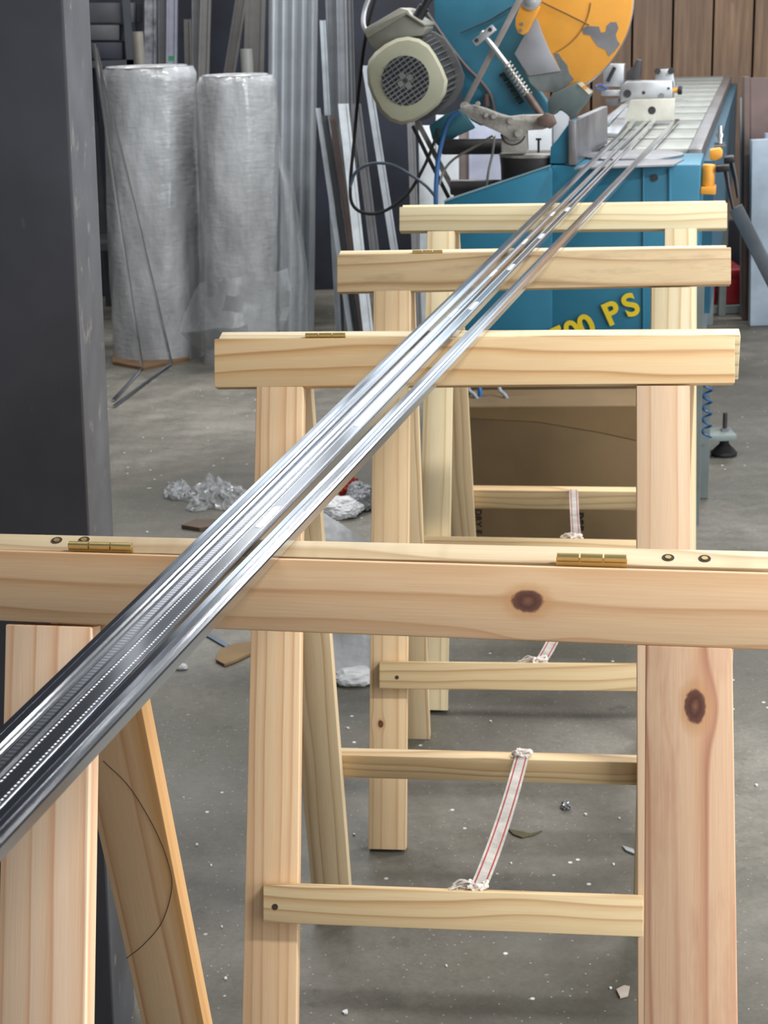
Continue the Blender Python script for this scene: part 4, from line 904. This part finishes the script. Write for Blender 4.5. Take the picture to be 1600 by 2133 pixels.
lean('leaning_profile', 'tall grey profile at the right of the wrapped cluster', (711, 0), (716, 205), 22, gA, 6.5, 6.45, group=G3)
lean('leaning_profile', 'narrow dark profile at the outer edge of the cluster', (730, 0), (734, 160), 10, gB, 6.69, 6.66, group=G3)
lean('leaning_profile', 'thin bright strip leaning right of the black gap beside the cladding', (662, 225), (728, 680), 10, gL, 6.35, 6.2, group=G3, t=.02)
lean('leaning_profile', 'dark graphite profile leaning left of the brown one', (676, 240), (742, 680), 14, gE, 6.34, 6.22, group=G3, t=.02)
lean('leaning_profile', 'brown profile leaning left of the white strip', (692, 240), (750, 640), 14, gF, 6.3, 6.2, group=G3, t=.02)
lean('leaning_profile', 'bright white profile leaning in front of the cluster', (715, 216), (766, 680), 22, gD, 6.2, 6.1, group=G3, t=.03)
lean('leaning_profile', 'steel-grey ribbed profile leaning right of the white one', (742, 216), (800, 680), 20, gB, 6.25, 6.15, group=G3, t=.03)
lean('leaning_profile', 'light blue-grey profile leaning nearest the motor', (762, 136), (806, 420), 16, gC, 6.3, 6.2, group=G3, t=.03)
lean('leaning_profile', 'grey post standing behind the black cable loop', (856, 250), (862, 415), 16, gB, 6.6, 6.5, group=G3)
def sheet(name, label, q, d, m, t=.02, cat='sheet', toz=True):
    P_ = [atd(x, y, d) for x, y in q]
    if toz: P_[2].z = .002; P_[3].z = .002
    return tag(MB().prism(P_, (0, t, 0)).build(name, m, bevel=.002), label, cat)
sheet('white_board', 'narrow white board behind the slanting frame bars', [(872, 262), (906, 262), (908, 600), (874, 600)], 6.6, gD)
sheet('white_board', 'white board behind the black support tubes, left part', [(908, 240), (956, 240), (956, 600), (908, 600)], 6.65, gD)
sheet('brown_batten', 'pinkish brown batten between two pale boards behind the tubes', [(957, 240), (976, 240), (976, 600), (957, 600)], 6.7, mat('batten_brown', (140, 128, 124), .6))
sheet('lilac_board', 'lilac-white board behind the two black support tubes', [(977, 240), (1046, 240), (1046, 600), (977, 600)], 6.66, gG)
sheet('white_board', 'white board behind the casting and stop bolt of the saw', [(1048, 225), (1150, 225), (1150, 600), (1048, 600)], 6.7, gD)
sheet('grey_board', 'grey board strip right of the white one behind the fence', [(1152, 232), (1186, 232), (1186, 600), (1152, 600)], 6.72, gC)

# ------------------------------------------------------------------ right background
sheet('brown_post', 'tall brown post at the right before the board wall', [(1551, 160), (1563, 160), (1560, 690), (1549, 690)], 6.5, mat('post_brown', (104, 88, 82), .6), t=.05, cat='post')
sheet('grey_strip', 'thin blue-grey strip beside the tall brown post', [(1544, 204), (1550, 204), (1548, 690), (1542, 690)], 6.6, gC)
sheet('brown_board', 'brown board at the right edge behind the pale blue board', [(1564, 162), (1660, 162), (1660, 690), (1564, 690)], 6.7, mat('panel_brown', (110, 92, 90), .6), cat='panel')
sheet('pale_blue_board', 'pale blue-grey board standing at the right edge', [(1567, 292), (1700, 285), (1700, 682), (1563, 682)], 6.38, mat('pale_blue_coat', (156, 170, 184), .5), t=.04)
sheet('pale_blue_board', 'second pale blue board behind, its top a little higher', [(1595, 278), (1720, 276), (1720, 682), (1595, 682)], 6.46, mat('pale_blue_coat2', (140, 154, 168), .5), t=.03)
rs = thing('low_shelf', 'grey metal shelf holding red crates under the table end', 'shelf', tuple(atz(1500, 655, 0)))
sh = atd(1475, 640, 6.7); sh2 = atd(1552, 640, 6.7)
MB().abox(sh.x, sh2.x, 6.65, 7.0, sh.z - .02, sh.z + .012).build('shelf_board', gpaint, rs)
for x_ in (atd(1497, 600, 6.64).x, sh.x - .03, sh2.x):
    MB().abox(x_, x_ + .028, 6.62, 6.648, .001, .40).build('shelf_post', gpaint, rs)
for x_a, x_b, lab in ((1474, 1494, 'left red plastic crate on the low grey shelf'), (1508, 1547, 'right red plastic crate on the low grey shelf')):
    a = atd(x_a, 560, 6.7).x; c = atd(x_b, 560, 6.7).x; z0 = sh.z + .013; z1 = atd(1520, 562, 6.7).z
    t = thing('red_crate', lab, 'crate', ((a + c)/2, 6.8, z0), 'red crates on the low shelf')
    red = mat('red_plastic', (150, 26, 36), .4)
    MB().loft([[Vector((lerp(a, c, .06), 6.68, z0)), Vector((lerp(a, c, .94), 6.68, z0)), Vector((lerp(a, c, .94), 6.9, z0)), Vector((lerp(a, c, .06), 6.9, z0))], [Vector((a, 6.67, z1)), Vector((c, 6.67, z1)), Vector((c, 6.92, z1)), Vector((a, 6.92, z1))]]).build('crate_body', red, t, bevel=.004)
    MB().abox(a - .004, c + .004, 6.664, 6.925, z1 - .03, z1 + .004).build('crate_rim', red, t, bevel=.003)
sheet('dark_cloth', 'dark bundle hanging above the red crates', [(1516, 460), (1550, 460), (1552, 556), (1512, 556)], 7.1, mat('dark_cloth', (44, 42, 50), .9), t=.06, cat='cloth', toz=False)
sheet('grey_sheet', 'grey metal sheet between the saw and the dark bundle', [(1460, 455), (1478, 455), (1478, 560), (1460, 560)], 4.72, mat('slate_panel', (96, 108, 116), .5), cat='panel')

# ------------------------------------------------------------------ litter on the floor
def crumple(name, label, c, r, m, seedn, cat='litter', sq=(1, 1, .5), amp=.35, parts=None, fq=3.0, sub=5):
    b = MB(); q = bmesh.ops.create_icosphere(b.bm, subdivisions=sub, radius=1.0)
    for v in q['verts']:
        d = v.co.normalized(); k = 1 + amp*noise.noise(d*fq + Vector((seedn, 0, 0))) + amp*.6*abs(noise.noise(d*fq*2.7 + Vector((0, seedn, 0)))) + amp*.25*noise.noise(d*fq*7)
        p = Vector((d.x*r*sq[0]*k, d.y*r*sq[1]*k, d.z*r*sq[2]*k + r*sq[2]*.7)); p.z = max(p.z, .0015)
        v.co = p + Vector((c.x, c.y, 0))
    return tag(b.build(name, m, angle=25), label, cat)
plast = mat('white_plastic_bag', (206, 210, 214), .4, var=.05); clearp = wrap_mat('clear_film', (196, 200, 204), .4)
def film_heap(label, c, rx, ry, h, seedn, m):
    b = MB(); n = 44; rows = []
    for j in range(n + 1):
        row = []
        for i in range(n + 1):
            u_, v_ = i/n*2 - 1, j/n*2 - 1; q = Vector((u_*2.2, v_*2.2, seedn)); r2 = u_*u_ + v_*v_
            edge = 1 + .35*noise.noise(Vector((math.atan2(v_, u_)*1.6, seedn, 0)))
            z = max(0, 1 - r2)**.6*h*(.35 + 1.3*abs(noise.noise(q)) + .7*abs(noise.noise(q*2.3)) + .35*abs(noise.noise(q*6)))
            s_ = edge/max(1, math.sqrt(r2)) if r2 > 1 else edge
            row.append(c + Vector((u_*rx*s_ + .012*noise.noise(q*4), v_*ry*s_ + .012*noise.noise(q*4.4), z + .002)))
        rows.append(row)
    b.loft(rows, False, closed=False); o = b.build('crumpled_film', m, angle=18); return tag(o, label, 'plastic film')
film_heap('crumpled clear plastic film on the floor left of the trestles', atz(450, 1040, 0), .085, .11, .042, 3.0, clearp)
film_heap('smaller clump of clear film left of the big one', atz(372, 1030, 0), .035, .06, .032, 8.0, clearp)
c = atz(420, 1098, 0); tag(MB().prism([c + Vector((x, y, .001)) for x, y in ((-.05, -.01), (-.02, .035), (.04, .03), (.05, -.02), (0, -.04))], (0, 0, .01)).build('wood_scrap', mat('scrap_brown', (84, 70, 60), .8)), 'dark brown scrap lying before the crumpled film', 'scrap')
c = atz(700, 1075, 0); crumple('plastic_bag', 'white plastic bag on the floor behind the strips', c, .05, plast, 5, sq=(1.3, .8, .6), amp=.26, fq=1.6)
c = atz(752, 1058, 0); crumple('plastic_bag', 'greyish plastic bag beside the red-edged wrapper', c, .05, mat('grey_bag', (150, 154, 160), .4), 9, sq=(.8, .9, .8), amp=.28, fq=1.6)
c = atz(728, 1038, 0); crumple('red_wrapper', 'red and white wrapper lying on the plastic bag', c + Vector((0, 0, 0)), .022, mat('wrapper_red', (176, 48, 34), .4), 2, sq=(1.2, .7, 1.6), amp=.5, sub=4)
c = atz(742, 1066, 0); tag(MB().cyl(c + Vector((-.01, 0, .014)), c + Vector((.015, .03, .06)), .012, seg=14).build('dark_bottle', mat('olive_glass', (62, 64, 40), .3)), 'small dark olive bottle standing among the plastic bags', 'bottle')
c = atz(665, 1100, 0); tag(MB().prism([c + Vector((x, y, .001)) for x, y in ((-.02, -.012), (-.015, .014), (.02, .018), (.03, -.006), (.01, -.018))], (0, 0, .009)).build('wood_scrap', mat('scrap_tan', (104, 80, 62), .8)), 'small tan chip of wood on the floor near the white bag', 'scrap')
c = atz(738, 1422, 0); crumple('plastic_bag', 'white plastic bag seen below the nearest rail', c, .036, plast, 12, sq=(1.2, .8, .5), amp=.22, fq=1.5, sub=4)
# film sheet hanging behind that bag
b = MB(); rows = []
for j in range(9):
    row = []
    for i in range(9):
        u_, v_ = i/8, j/8; base = atz(lerp(688, 790, u_), 1405, 0); p = base + Vector((0, .12*v_, .30*v_*(1 - .3*u_) + .002)); p += Vector((noise.noise(p*11)*.02, noise.noise(p*13)*.03, 0)); p.z = max(p.z, .002); row.append(p)
    rows.append(row)
b.loft(rows, False, closed=False); tag(b.build('film_sheet', wrap_mat('clear_sheet', (206, 212, 220), .7)), 'loose clear film sheet heaped behind the white bag below the rail', 'film')
c = [atz(*p, .002) for p in ((450, 1378), (458, 1356), (490, 1345), (525, 1340), (528, 1362), (490, 1380), (468, 1388))]
tag(MB().prism(c, (0, 0, .005)).build('cardboard_scrap', mat('scrap_card', (132, 108, 76), .8)), 'torn tan cardboard scrap left of the second trestle leg', 'cardboard')
c = [atz(*p, .002) for p in ((424, 1322), (430, 1318), (478, 1344), (472, 1350))]
tag(MB().prism(c, (0, 0, .002)).build('plastic_sliver', mat('sliver_blue', (90, 104, 124), .5)), 'blue-grey sliver of plastic above the cardboard scrap', 'litter')
c = atz(378, 1394, 0); crumple('foam_crumb', 'white crumb of foam on the floor under the strips', c, .009, plast, 15, sub=3, sq=(1.3, .9, .8))
c = atz(1178, 1684, 0); crumple('foil_ball', 'small crumpled foil ball on the floor inside the second trestle', c, .007, mat('foil', (150, 152, 156), .3, .8), 17, sub=3, sq=(1, 1, 1), amp=.7)
c = [atz(*p, .001) for p in ((1058, 1728), (1082, 1733), (1105, 1738), (1130, 1732), (1112, 1740), (1088, 1746), (1070, 1740))]
tag(MB().prism(c, (0, 0, .002)).build('dry_leaf', mat('olive_leaf', (84, 80, 58), .8)), 'dark olive dry leaf on the floor between the trestle rungs', 'leaf')
c = [atz(*p, .001) for p in ((1284, 2064), (1300, 2056), (1312, 2058), (1308, 2076), (1292, 2080))]
tag(MB().prism(c, (0, 0, .003)).build('plaster_flake', mat('flake_pink', (172, 160, 150), .8)), 'pale flake on the floor low down beside the right leg', 'flake')
c = [atz(*p, .001) for p in ((1296, 1764), (1320, 1772), (1322, 1781), (1304, 1774))]
tag(MB().prism(c, (0, 0, .003)).build('plaster_flake', mat('flake_grey', (160, 166, 168), .8)), 'thin grey flake on the floor left of the right leg', 'flake')
G4 = 'white paint chips scattered on the floor'
for i, (x, y, r_) in enumerate(((720, 1732, 5), (738, 1740, 4), (725, 1518, 4), (1178, 1628, 6), (890, 1522, 4), (410, 1761, 4), (1290, 1706, 3), (1278, 1802, 4), (1065, 1800, 3), (1576, 1637, 5), (1022, 1504, 4), (440, 1804, 3), (462, 1932, 3), (470, 2040, 5), (720, 2110, 8), (1272, 2060, 3), (930, 2014, 3), (1220, 1698, 5))):
    c = atz(x, y, 0); r = r_/1700*.95; rnd = random.Random(i)
    q = [c + Vector((r*math.cos(a_)*rnd.uniform(.6, 1.2), r*math.sin(a_)*rnd.uniform(.6, 1.2), .0005)) for a_ in [k*PI/3 for k in range(6)]]
    tag(MB().prism(q, (0, 0, .0025)).build('paint_chip', mat('chip_white', (214, 216, 216), .6)), 'tiny white paint chip lying on the concrete floor', 'chip', G4)

for o in list(bpy.data.objects):
    if '_w' in o: del o['_w']
